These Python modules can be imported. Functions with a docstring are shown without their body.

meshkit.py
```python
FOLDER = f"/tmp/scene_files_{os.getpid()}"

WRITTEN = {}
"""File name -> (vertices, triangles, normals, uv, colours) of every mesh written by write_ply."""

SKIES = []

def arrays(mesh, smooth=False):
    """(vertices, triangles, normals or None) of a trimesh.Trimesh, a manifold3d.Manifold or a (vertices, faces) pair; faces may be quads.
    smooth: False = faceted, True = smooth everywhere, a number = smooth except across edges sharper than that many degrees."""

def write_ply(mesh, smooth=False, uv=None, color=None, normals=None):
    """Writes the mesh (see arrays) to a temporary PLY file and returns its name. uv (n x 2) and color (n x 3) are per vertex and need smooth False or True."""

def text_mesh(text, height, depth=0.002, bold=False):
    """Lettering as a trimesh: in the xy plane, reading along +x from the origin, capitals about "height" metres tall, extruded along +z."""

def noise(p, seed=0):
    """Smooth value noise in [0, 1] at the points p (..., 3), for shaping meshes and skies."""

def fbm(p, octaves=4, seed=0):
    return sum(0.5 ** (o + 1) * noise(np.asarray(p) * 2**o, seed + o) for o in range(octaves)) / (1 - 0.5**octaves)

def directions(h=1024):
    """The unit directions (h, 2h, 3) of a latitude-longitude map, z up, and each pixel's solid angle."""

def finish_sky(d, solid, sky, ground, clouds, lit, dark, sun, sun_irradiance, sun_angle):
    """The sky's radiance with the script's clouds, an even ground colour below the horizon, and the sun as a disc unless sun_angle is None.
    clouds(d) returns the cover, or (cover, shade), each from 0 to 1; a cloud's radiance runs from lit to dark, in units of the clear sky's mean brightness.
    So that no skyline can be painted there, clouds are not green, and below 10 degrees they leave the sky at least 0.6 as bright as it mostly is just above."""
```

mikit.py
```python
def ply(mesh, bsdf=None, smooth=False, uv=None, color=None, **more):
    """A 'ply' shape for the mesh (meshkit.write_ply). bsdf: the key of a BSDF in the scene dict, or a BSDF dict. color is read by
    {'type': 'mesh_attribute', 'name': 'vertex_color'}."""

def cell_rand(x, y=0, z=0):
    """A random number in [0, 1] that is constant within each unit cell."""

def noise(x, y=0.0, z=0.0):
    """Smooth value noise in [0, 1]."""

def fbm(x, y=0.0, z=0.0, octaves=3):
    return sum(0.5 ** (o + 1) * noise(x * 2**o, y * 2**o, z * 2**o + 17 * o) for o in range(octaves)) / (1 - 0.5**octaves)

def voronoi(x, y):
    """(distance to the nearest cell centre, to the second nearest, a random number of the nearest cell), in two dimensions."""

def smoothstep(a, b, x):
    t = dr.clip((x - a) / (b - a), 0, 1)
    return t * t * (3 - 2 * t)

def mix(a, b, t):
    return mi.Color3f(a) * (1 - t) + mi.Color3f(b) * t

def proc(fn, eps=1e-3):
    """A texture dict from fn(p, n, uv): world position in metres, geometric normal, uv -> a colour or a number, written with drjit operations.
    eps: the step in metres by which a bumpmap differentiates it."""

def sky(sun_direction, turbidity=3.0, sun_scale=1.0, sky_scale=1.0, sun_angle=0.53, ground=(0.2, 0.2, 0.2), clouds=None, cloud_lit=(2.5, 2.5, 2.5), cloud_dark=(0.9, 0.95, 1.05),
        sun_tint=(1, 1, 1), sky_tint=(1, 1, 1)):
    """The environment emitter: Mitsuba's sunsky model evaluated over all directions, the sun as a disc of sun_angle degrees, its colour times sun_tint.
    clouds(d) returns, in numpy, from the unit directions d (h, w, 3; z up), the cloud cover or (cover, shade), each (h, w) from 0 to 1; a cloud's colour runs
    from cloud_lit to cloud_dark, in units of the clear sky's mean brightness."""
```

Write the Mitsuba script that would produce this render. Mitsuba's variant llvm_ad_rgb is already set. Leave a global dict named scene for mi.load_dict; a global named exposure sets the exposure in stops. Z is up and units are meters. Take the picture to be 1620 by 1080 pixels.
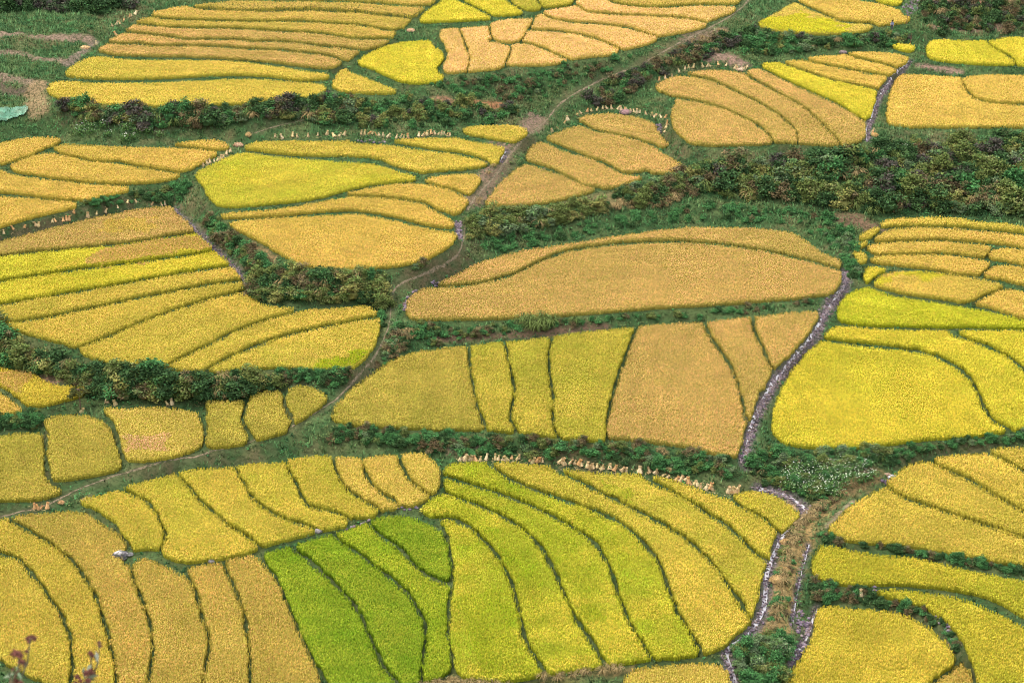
import math, numpy as np, trimesh, mitsuba as mi, mikit, meshkit, manifold3d as m3
import shapely
from shapely import Polygon, LineString, Point, affinity
from scipy.interpolate import LinearNDInterpolator, NearestNDInterpolator, RegularGridInterpolator
from scipy.ndimage import gaussian_filter, distance_transform_edt, map_coordinates
T = mi.ScalarTransform4f

# ---------------- camera, sky, exposure ----------------
F, PITCH, EYE = 3023.0, math.radians(22), np.array([0.0, 0.0, 82.0])          # focal length in pixels of a 1620 pixel wide picture
FW = np.array([0, math.cos(PITCH), -math.sin(PITCH)]); UP = np.array([0, math.sin(PITCH), math.cos(PITCH)]); RT = np.array([1.0, 0, 0])
exposure = 3.25
scene = {
    'camera': {'type': 'thinlens', 'fov': 30.0, 'fov_axis': 'x', 'aperture_radius': 0.0016, 'focus_distance': 190.0, 'near_clip': 0.3, 'far_clip': 5000.0,
               'to_world': T().look_at(origin=EYE.tolist(), target=(EYE + FW).tolist(), up=[0, 0, 1])},
    'sky': mikit.sky((-0.50, 0.10, 0.80), turbidity=3, sun_scale=0.3, sun_angle=20, clouds=lambda d: 1.0),
}
labels = {}
def vc(name): scene[name] = {'type': 'twosided', 'bsdf': {'type': 'diffuse', 'reflectance': {'type': 'mesh_attribute', 'name': 'vertex_color'}}}
vc('plant_surface')
scene['earth_surface'] = {'type': 'twosided', 'bsdf': {'type': 'blendbsdf', 'weight': mikit.proc(lambda p, n, uv: .12 + .62 * mikit.smoothstep(.38, .66, .55 * mikit.noise(p.x * 5, p.y * 5, p.z * 5) + .45 * mikit.noise(p.x * 13, p.y * 13, p.z * 9))),
    'a': {'type': 'diffuse', 'reflectance': {'type': 'mesh_attribute', 'name': 'vertex_color'}}, 'b': {'type': 'diffuse', 'reflectance': {'type': 'rgb', 'value': [.030, .040, .018]}}}}
vc('stone_surface')
scene['water_surface'] = {'type': 'twosided', 'bsdf': {'type': 'principled', 'base_color': {'type': 'rgb', 'value': [0.31, 0.30, 0.34]}, 'roughness': 0.16, 'specular': 0.6}}
scene['skin'] = {'type': 'principled', 'base_color': {'type': 'rgb', 'value': [0.35, 0.2, 0.13]}, 'roughness': 0.6}
scene['blue_cloth'] = {'type': 'principled', 'base_color': {'type': 'rgb', 'value': [0.17, 0.18, 0.28]}, 'roughness': 0.9}
scene['dark_cloth'] = {'type': 'principled', 'base_color': {'type': 'rgb', 'value': [0.06, 0.06, 0.08]}, 'roughness': 0.9}
scene['wood'] = {'type': 'twosided', 'bsdf': {'type': 'diffuse', 'reflectance': mikit.proc(lambda p, n, uv: mikit.mix((.10, .055, .035), (.2, .12, .08), mikit.fbm(p.x * 30, p.y * 30, p.z * 4)))}}
scene['turquoise_sheet'] = {'type': 'twosided', 'bsdf': {'type': 'roughplastic', 'diffuse_reflectance': mikit.proc(lambda p, n, uv: mikit.mix((.025, .11, .055), (.07, .24, .15), mikit.smoothstep(.35, .7, mikit.fbm(p.x * 1.2 + p.y * .6, p.y * 5, p.z * 3)))), 'alpha': 0.3}}

used = {}
def numbered(n):
    used[n] = used.get(n, -1) + 1
    return n if used[n] == 0 else '%s_%03d' % (n, used[n])
def tag(k, label=None, cat=None, group=None, kind=None):
    labels[k] = {a: b for a, b in (('label', label), ('category', cat), ('group', group), ('kind', kind)) if b}
def put(key, v, f, c, bsdf='plant_surface', smooth=False):
    scene[key] = mikit.ply((v, f), bsdf, smooth=smooth, color=c)
    return key

# ---- the layout of the terraces: outlines of field groups and the lines that cut them (pixels of the 1620 x 1080 photograph) ----
def P(s):
    v = [float(a) for a in s.replace(',', ' ').split()]
    return list(zip(v[0::2], v[1::2]))
GROUPS = {
 'strips': ('151,79 165,82 187,86 220,87 267,88 300,88 333,90 383,92 400,94 433,97 467,102 500,106 523,108 537,101 545,97 552,95 566,82 577,81 610,68 621,59 623,54 638,44 647,34 655,27 668,16 683,4 690,0 695,-20 373,-20 373,1 330,4 305,7 270,12 240,18 240,25 215,32 215,37 199,45 200,50 172,62 172,67',
   ['373,-1 440,0 540,1 587,4 627,8 663,9.5 684,8', '286,3 305,11.5 345,15 387,16 437,16 478,14 540,17.5 570,17.5 590,22 627,25 648,27 668,23',
    '230,24 270,30 345,31.5 403,33 470,32 540,37 573,38 607,46 623,48 650,42', '208,36 250,40 270,42.5 370,44 412,46 453,49 503,51 540,57 567,61 625,60',
    '190,49 233,53 270,57 290,62 337,61 387,62 400,65 437,63 478,67.5 512,72.5 540,74 567,78 577,80 615,68', '166,66 200,69 222,68 250,72 270,71 345,72 387,76 437,78 487,82 520,87 537,92 545,96 555,97'], 3.2),
 'orange': ('695,45 725,44 773,40 775,43 778,33 810,29 843,29 845,29 859,17 885,12.5 910,8 914,0 914,-20 1180,-20 1172,2 1160,7 1163,12 1162,18 1122,32 1117,37 1117,42 1080,51 1043,56 1038,57 1038,65 1010,73 983,78 978,77 978,85 943,88 900,93 897,98 860,102.5 810,102.5 797,102 790,108 745,112 737,113 705,115 700,103 707,93 710,83 707,78 704,68 697,63',
   ['726,40 727,48 733,60 738,73 745,95 740,104 738,118', '774,36 777,63 807,71 810,77 800,97 795,112', '846,27 843,35 837,45 823,65', '772,63.5 810,69 823,65 852,72 877,83 898,92 905,95',
    '835,45 852,47 877,48 918,53 943,60 968,70 990,80', '852,19 860,22 877,30 910,35 960,37.5 993,42.5 1018,50 1045,58', '905,5 918,10 923,15 935,19 977,22 1027,24 1080,27 1097,30 1120,35',
    '955,-22 963,0 977,5 1010,10 1052,11 1077,8 1130,7 1170,8'], 3.2),
 'arch': ('1200,38 1203,32 1222,23 1247,8 1257,3 1266,1 1268,-20 1352,-20 1352,0 1383,3 1425,15 1427,22 1440,27 1438,35 1422,36 1387,40 1381,41 1375,48 1350,52 1313,53 1272,53 1247,50 1213,47',
   ['1250,-4 1272,7 1288,15 1313,25 1330,32.5 1350,35 1380,36 1392,44'], 4.5),
 'farright': ('1467,62 1500,62.5 1562,64 1592,58 1620,58 1650,58 1650,104 1620,103 1607,102 1550,101 1492,96 1464,90', ['1560,58 1563,67 1570,73 1592,85 1606,93 1608,108'], 3),
 'right': ('1428,115 1517,121 1525,123 1538,118 1583,117 1620,119 1650,120 1650,201 1620,200 1513,200 1413,200 1402,190 1402,180 1407,150 1417,123', ['1521,114 1523,128 1530,143 1543,155 1567,162 1620,164 1655,165'], 3.5),
 'fan': ('1036,134 1050,126 1080,115 1113,110 1147,110 1173,115 1180,115 1187,108 1205,107 1207,98 1230,98 1237,96 1277,93 1278,89 1305,87 1330,87 1345,83 1350,81 1400,82 1425,85 1437,90 1437,97 1418,107 1417,113 1403,120 1400,128 1387,142 1385,157 1378,180 1375,185 1367,187 1370,200 1368,220 1340,228 1330,230 1260,225 1227,223 1213,227 1100,230 1080,216 1065,202 1063,185 1063,170 1072,158 1057,151 1040,142',
   ['1048,146 1062,152 1078,155 1095,157 1113,161 1147,171 1180,186 1200,197 1223,217 1226,235', '1070,117 1083,118 1113,122 1138,130 1163,143 1197,158 1230,178 1253,197 1262,207 1262,232', '1174,108 1178,115 1197,127 1230,145 1272,167 1287,181 1307,200 1327,220 1333,236',
    '1198,103 1205,107 1222,115 1238,123 1263,135 1297,150 1330,165 1350,178 1372,192', '1230,95 1237,98 1255,105 1280,113 1313,125 1350,132 1392,141', '1270,92 1278,95 1297,100 1350,110 1400,118 1410,121', '1335,84 1350,89 1383,97 1400,100 1424,109'], 3.2),
 'lefthalf': ('-25,388 0,380 67,363 133,347 200,332 273,323 277,337 290,343 307,363 320,374 333,388 341,397 360,413 383,437 388,457 397,470 417,482 467,487 500,488 540,486 573,482 590,483 598,493 602,513 593,550 573,570 560,580 540,588 500,583 433,578 367,585 323,587 267,583 260,578 200,577 167,572 133,560 123,548 67,533 33,523 7,513 -25,500',
   ['-30,407 0,403 67,395 167,387 233,378 307,366 325,364', '-30,448 0,443 100,427 200,415 300,402 350,392', '-30,485 0,480 67,468 167,452 267,433 370,418', '-30,515 0,510 67,502 133,487 233,467 333,447 395,441', '115,551 123,548 167,532 233,503 300,480 343,467 396,457', '258,586 267,572 317,550 367,522 433,500 497,484', '318,592 330,579 367,560 433,533 500,517 540,510 573,503 610,498'], 4),
 'lens': ('640,490 643,478 657,460 693,447 723,432 773,407 840,393 907,383 973,372 1080,358 1147,358 1230,362 1263,370 1293,393 1307,403 1327,407 1332,417 1330,423 1332,440 1323,457 1313,465 1213,475 1113,482 1040,485 940,493 840,502 707,503 657,505 643,497',
   ['680,452 690,452 740,450 790,440 823,428 857,410 890,397 940,388 1007,382 1080,380 1147,386 1213,395 1263,407 1307,418 1340,428'], 4),
 'wide': ('522,655 540,627 573,600 607,577 647,555 740,545 807,538 873,532 890,527 1000,517 1023,513 1080,509 1113,508 1190,500 1247,493 1293,490 1298,497 1283,520 1260,550 1223,583 1217,597 1200,623 1190,653 1180,670 1177,680 1170,707 1167,723 1130,717 1080,703 1040,698 967,690 957,697 890,692 840,685 773,678 707,678 640,675 573,672 540,668 525,661',
   ['741,540 743,577 749,607 753,633 760,653 772,682', '797,536 807,577 816,612 807,650 807,660 819,684', '874,528 867,567 869,590 877,627 873,667 888,696', '1009,512 990,560 973,605 957,675 962,700', '1111,504 1123,530 1147,563 1167,597 1175,633 1180,660 1188,672', '1189,496 1195,523 1210,557 1229,594'], 5.5),
 'bigyellow': ('1307,527 1313,517 1327,513 1363,517 1430,521 1507,521 1620,521 1650,522 1650,680 1620,677 1593,681 1547,687 1480,692 1413,700 1347,707 1263,705 1237,697 1223,683 1220,660 1230,627 1247,593 1267,567 1293,540 1303,535',
   ['1290,534 1313,537 1380,545 1447,552 1480,560 1513,577 1537,597 1548,618 1555,638 1567,660 1593,673 1612,686', '1495,516 1510,526 1547,540 1580,553 1607,570 1650,605'], 6),
 'lowerright': ('1307,837 1327,813 1353,793 1380,777 1402,770 1408,757 1413,750 1430,737 1457,728 1473,728 1480,722 1513,717 1563,715 1570,707 1620,705 1650,704 1650,898 1620,893 1513,877 1447,862 1380,858 1333,852 1313,843',
   ['1466,724 1473,728 1513,747 1547,762 1563,773 1597,793 1655,827', '1555,709 1563,713 1593,727 1620,743 1655,764', '1398,764 1405,768 1430,785 1480,802 1547,823 1620,847 1655,858'], 4.5),
 'fingers': ('127,790 133,787 187,773 190,770 233,758 277,748 283,742 333,738 370,738 377,733 447,730 453,725 483,720 517,718 527,722 540,720 567,722 573,725 583,720 623,717 630,720 640,715 673,715 680,723 692,730 695,750 695,773 683,780 673,793 650,800 637,795 630,803 607,805 597,810 590,817 560,817 553,820 550,830 540,833 500,838 493,842 433,858 417,862 407,863 403,870 350,882 300,888 277,885 260,877 253,867 233,865 213,870 207,860 193,840 177,820 150,803 127,795',
   ['185,768 190,773 227,785 247,807 257,830 262,843 256,858 251,874', '274,740 278,745 300,767 317,790 340,810 367,830 393,847 420,868', '368,733 370,737 383,757 397,783 417,800 450,820 493,830 510,843', '451,722 453,733 467,760 480,790 490,800 540,810 560,825', '525,717 533,750 550,772 573,788 600,802 603,812', '572,718 577,747 587,763 607,780 630,793 640,806', '629,714 632,722 640,743 653,763 677,778 690,785'], 4.2),
 'greens': ('415,872 440,868 463,862 500,848 530,841 560,832 583,823 590,819 623,813 647,815 673,825 690,832 703,845 709,877 714,905 711,920 706,953 707,1003 713,1037 711,1062 690,1072 640,1084 620,1095 530,1095 520,1080 483,1013 460,960 443,917 417,880',
   ['462,862 467,867 500,893 540,930 567,960 583,1000 600,1040 620,1068 645,1095', '526,842 540,855 573,877 613,907 643,933 663,963 675,990 670,1037 665,1063 668,1095', '580,820 583,825 600,843 633,863 653,890 683,912 718,922'], 6),
 'sweep': ('667,805 673,793 690,784 703,777 702,765 701,752 703,733 740,728 823,730 873,737 940,747 1007,748 1023,748 1080,762 1130,782 1153,785 1170,775 1197,775 1230,783 1263,807 1265,817 1240,840 1223,847 1217,880 1210,890 1203,920 1197,963 1187,983 1153,1013 1143,1023 1113,1033 1080,1037 1033,1040 973,1050 900,1060 840,1070 800,1077 760,1077 720,1065 718,1037 713,1003 713,953 717,920 721,908 717,877 711,845 696,824 692,818 672,813',
   ['698,751 727,758 773,773 823,790 873,813 923,840 950,867 967,897 977,937 997,983 1020,1020 1036,1045', '698,774 730,787 773,803 817,825 850,853 873,890 887,920 903,963 930,1003 957,1045 962,1060', '686,819 713,816 740,827 767,853 793,883 813,927 823,970 830,1013 862,1059 870,1076',
    '770,724 773,732 800,753 840,770 890,788 957,810 1000,837 1030,867 1050,900 1063,947 1080,981 1100,1010 1116,1040', '872,734 877,740 923,763 973,787 1023,813 1080,844 1113,873 1147,913 1170,950 1194,985', '1012,744 1017,752 1050,768 1080,785 1113,805 1153,830 1177,853 1193,873 1222,888', '1148,780 1152,785 1180,803 1213,820 1234,842'], 6),
 'bottomleft': ('-25,824 0,820 10,817 33,813 87,808 133,808 147,817 167,833 187,840 200,860 200,869 190,880 200,892 211,889 230,878 253,890 277,903 291,910 296,898 307,893 347,887 358,885 383,878 407,877 417,893 443,925 453,958 478,1013 500,1055 516,1100 -25,1100',
   ['351,880 352,887 367,920 383,953 393,1003 397,1105', '291,900 295,906 310,933 317,967 327,997 333,1010 327,1043 312,1105', '206,884 207,890 210,913 227,950 237,987 243,1027 228,1105', '3,812 10,817 50,840 90,863 123,893 140,920 157,953 167,987 177,1030 182,1050 184,1105', '-30,866 0,873 27,880 53,907 70,930 83,953 97,967 107,993 115,1013 112,1040 117,1055 105,1105'], 5.5),
}
SINGLE = {
 'a1': '73,143 77,135 88,127 117,128 167,131 217,131 320,127 403,123 453,128 517,132 515,142 503,153 453,157 403,162 353,165 303,167 217,168 167,166 117,162 92,155',
 'a2': '101,115 117,100 137,91 150,88 183,92 225,95 295,94 370,96 412,101 453,107 503,114 522,117 520,124 470,126 437,120 387,117 337,118 270,122 200,124 142,123 108,120',
 'b1': '525,133 533,117 540,109 548,108 557,115 573,120 598,130 628,141 627,147 590,147 540,145 537,143 527,137',
 'b2': '564,100 573,88 598,77 623,67 657,64 677,62.5 683,67 688,77 697,77 704,92 695,102 690,108 692,115 702,119 700,128 670,131 635,129 615,120 590,108',
 'b3': '662,32 673,17 690,7 700,0 703,-15 718,-15 720,0 740,7 757,16 777,27 773,30 723,32.5 690,34 667,35',
 'b4': '733,0 725,-15 785,-15 800,0 812,8 828,18 828,21 810,23 782,25 765,15 748,7',
 'b5': '808,0 820,10 832,16 855,15 857,10 852,3 848,0 845,-12 800,-12',
 'b6': '853,0 857,8 860,12 903,7 908,2 908,-12 853,-12',
 'c3': '1385,0 1400,5 1422,8 1428,2 1428,-10 1385,-10',
 'd0': '1412,68 1448,70 1448,78 1440,82 1413,75',
 'f1': '912,187 927,182 952,178 985,180 1018,187 1037,195 1040,207 1048,215 1058,225 1057,232 1043,231 1035,225 1020,222 1010,217 985,212 960,207 940,202 927,195 917,191',
 'f2': '862,217 877,210 890,205 902,200 917,198 930,202 940,208 963,210 985,215 1010,222 1027,228 1043,237 1060,248 1078,258 1085,263 1078,268 1060,274 1030,273 1025,268 1012,270 993,273 980,268 960,255 935,247 910,237 885,227 872,222',
 'f3': '833,247 835,237 845,225 860,224 877,232 900,242 927,247 952,258 977,272 993,277 1018,277 1015,283 985,293 957,298 948,293 927,293 910,282 885,270 860,260 843,255 833,252',
 'f4': '832,257 852,265 877,272 903,282 925,293 943,298 945,300 917,308 873,318 840,323 770,326 768,317 790,290 815,267',
 'g1': '-25,230 0,225 33,218 67,215 93,217 96,223 80,231 50,243 17,255 0,259 -25,262',
 'g2': '80,233 100,227 142,228 200,232 250,232 270,233 312,235 342,238 347,243 327,252 303,267 287,270 270,268 233,262 200,256 188,252 167,253 142,252 125,246 103,243 88,236',
 'g3': '12,262 33,252 58,243 78,240 100,245 120,249 142,255 183,257 208,262 270,272 287,274 285,278 270,283 233,288 200,289 150,287 100,282 50,275 22,270',
 'g4': '-25,264 0,268 10,271 25,277 83,284 142,291 200,293 205,296 202,302 167,310 133,317 120,313 100,314 67,310 33,305 0,303 -25,300',
 'g5': '-25,305 0,310 50,312 83,317 115,317 122,322 120,327 83,335 33,347 0,358 -25,365',
 'g6': '263,227 295,223 333,220 350,222 362,227 363,235 350,235 340,236 320,233 287,229',
 'h1': '385,231 403,223 437,222 487,222 540,222 553,222 563,226 607,227 657,236 707,241 748,249 770,256 771,262 723,267 682,270 667,272 648,267 623,260 607,252 587,247 540,245 487,245 437,241 403,236 387,235',
 'h2': '615,222 640,218 707,218 720,216 740,222 797,230 799,237 790,250 787,258 778,260 773,252 748,243 723,238 682,234 648,227 630,224',
 'h3': '728,203 748,198 790,197 810,197 827,200 837,206 833,213 818,223 810,224 773,217 740,212',
 'h4': '304,275 328,263 353,250 377,242 390,241 420,245 470,250 540,255 573,257 603,261 623,269 657,278 658,281 657,285 623,287 590,290 557,297 540,302 503,312 470,317 420,322 362,327 342,323 328,308 322,293',
 'h5': '668,284 682,279 715,275 755,273 763,283 755,295 743,307 737,305 720,297 698,293 682,288',
 'h6': '545,304 573,298 607,292 632,289 665,289 690,294 717,301 738,311 740,317 735,330 723,337 715,338 707,333 690,330 678,318 660,315 623,310 582,307 548,307',
 'h7': '346,338 370,334 420,332 470,325 512,318 540,312 565,310 607,312 657,319 675,323 688,334 705,341 720,350 717,360 673,355 650,347 607,337 573,332 540,331 487,335 420,341 387,342 353,345',
 'h8': '360,349 433,344 540,338 573,338 623,348 657,357 690,363 720,365 723,373 713,387 690,403 657,415 607,422 540,427 500,423 467,415 443,400 410,380 367,358',
 'm1': '1391,351 1408,345 1467,342 1508,342 1550,350 1575,350 1620,357 1650,360 1650,370 1620,366 1567,361 1517,356 1450,354 1408,357 1395,358',
 'ma': '1357,374 1372,363 1390,356 1394,362 1383,372 1370,378 1358,378',
 'mb': '1352,386 1372,379 1375,382 1360,392 1352,392', 'mc': '1352,395 1365,396 1376,407 1368,415 1357,416 1353,407',
 'm2': '1382,377 1405,361 1450,358 1500,360 1558,365 1620,371 1650,374 1650,394 1620,390 1583,384 1533,379 1483,376 1433,377 1385,381',
 'm3': '1368,389 1383,384 1433,381 1483,380 1525,383 1567,387 1568,392 1562,403 1555,406 1525,400 1492,398 1433,398 1400,401 1380,399',
 'm4': '1566,396 1590,390 1620,395 1650,398 1650,423 1620,418 1592,412 1572,409 1564,404',
 'm5': '1373,412 1383,403 1425,402 1467,401 1517,404 1567,413 1570,417 1553,430 1548,434 1517,431 1492,426 1450,421 1400,417',
 'm6': '1553,435 1560,428 1580,416 1620,423 1650,428 1650,456 1620,449 1592,442 1567,438',
 'm7': '1366,443 1368,421 1392,421 1408,425 1383,436 1375,446', 'm8': '1377,448 1388,438 1410,428 1450,427 1500,432 1550,440 1585,448 1588,453 1558,463 1532,478 1500,472 1458,467 1408,458',
 'm9': '1538,478 1567,464 1592,454 1620,461 1650,468 1650,512 1620,502 1573,487 1543,480',
 'm10': '1325,487 1340,463 1363,455 1373,453 1397,463 1447,473 1530,485 1573,493 1620,506 1650,514 1650,518 1620,517 1507,515 1413,515 1363,512 1330,507 1323,500',
 'o1': '1287,877 1297,860 1313,860 1347,868 1380,877 1447,878 1497,893 1547,903 1620,917 1650,922 1650,990 1620,973 1580,950 1547,937 1480,927 1413,921 1363,925 1313,921 1290,910 1283,897',
 'o2': '1372,935 1413,929 1463,935 1530,946 1563,961 1600,980 1650,1004 1650,1100 1548,1100 1546,1073 1542,1053 1532,1028 1512,993 1482,969 1449,953 1397,942',
 'o3': '1293,962 1300,957 1313,955 1363,962 1413,965 1447,977 1480,997 1500,1020 1513,1037 1507,1051 1480,1070 1465,1080 1450,1100 1228,1100 1237,1080 1247,1060 1267,1037 1280,1013 1290,987',
 'o4': '1527,1044 1536,1060 1540,1100 1462,1100 1485,1076 1511,1056',
 's1': '-25,578 0,580 43,583 67,600 87,607 120,610 137,610 138,618 127,625 83,637 50,643 37,637 20,620 0,609 -25,600',
 's2': '-25,605 0,618 17,631 34,647 30,652 0,655 -25,658', 's3': '-25,690 0,687 33,682 63,682 68,690 67,727 73,763 97,773 87,783 50,790 0,790 -25,792',
 's4': '70,670 73,660 100,653 133,655 153,660 173,673 183,700 193,733 187,743 133,753 87,760 80,750 75,710 78,683',
 's5': '157,643 200,645 233,642 310,647 315,660 323,693 320,707 267,723 207,730 197,720 190,693 183,670 173,657',
 's6': '325,647 327,630 350,633 391,631 381,653 380,667 394,690 392,700 360,705 328,705 327,693 330,670', 's7': '394,632 400,620 433,617 448,617 446,640 460,662 459,680 407,696 400,687 386,663 388,653',
 's8': '453,625 460,610 483,607 507,617 520,625 513,637 467,672 465,657 454,640', 'tb': '990,1058 1040,1051 1130,1044 1147,1054 1157,1073 1162,1100 985,1100',
}
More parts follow.
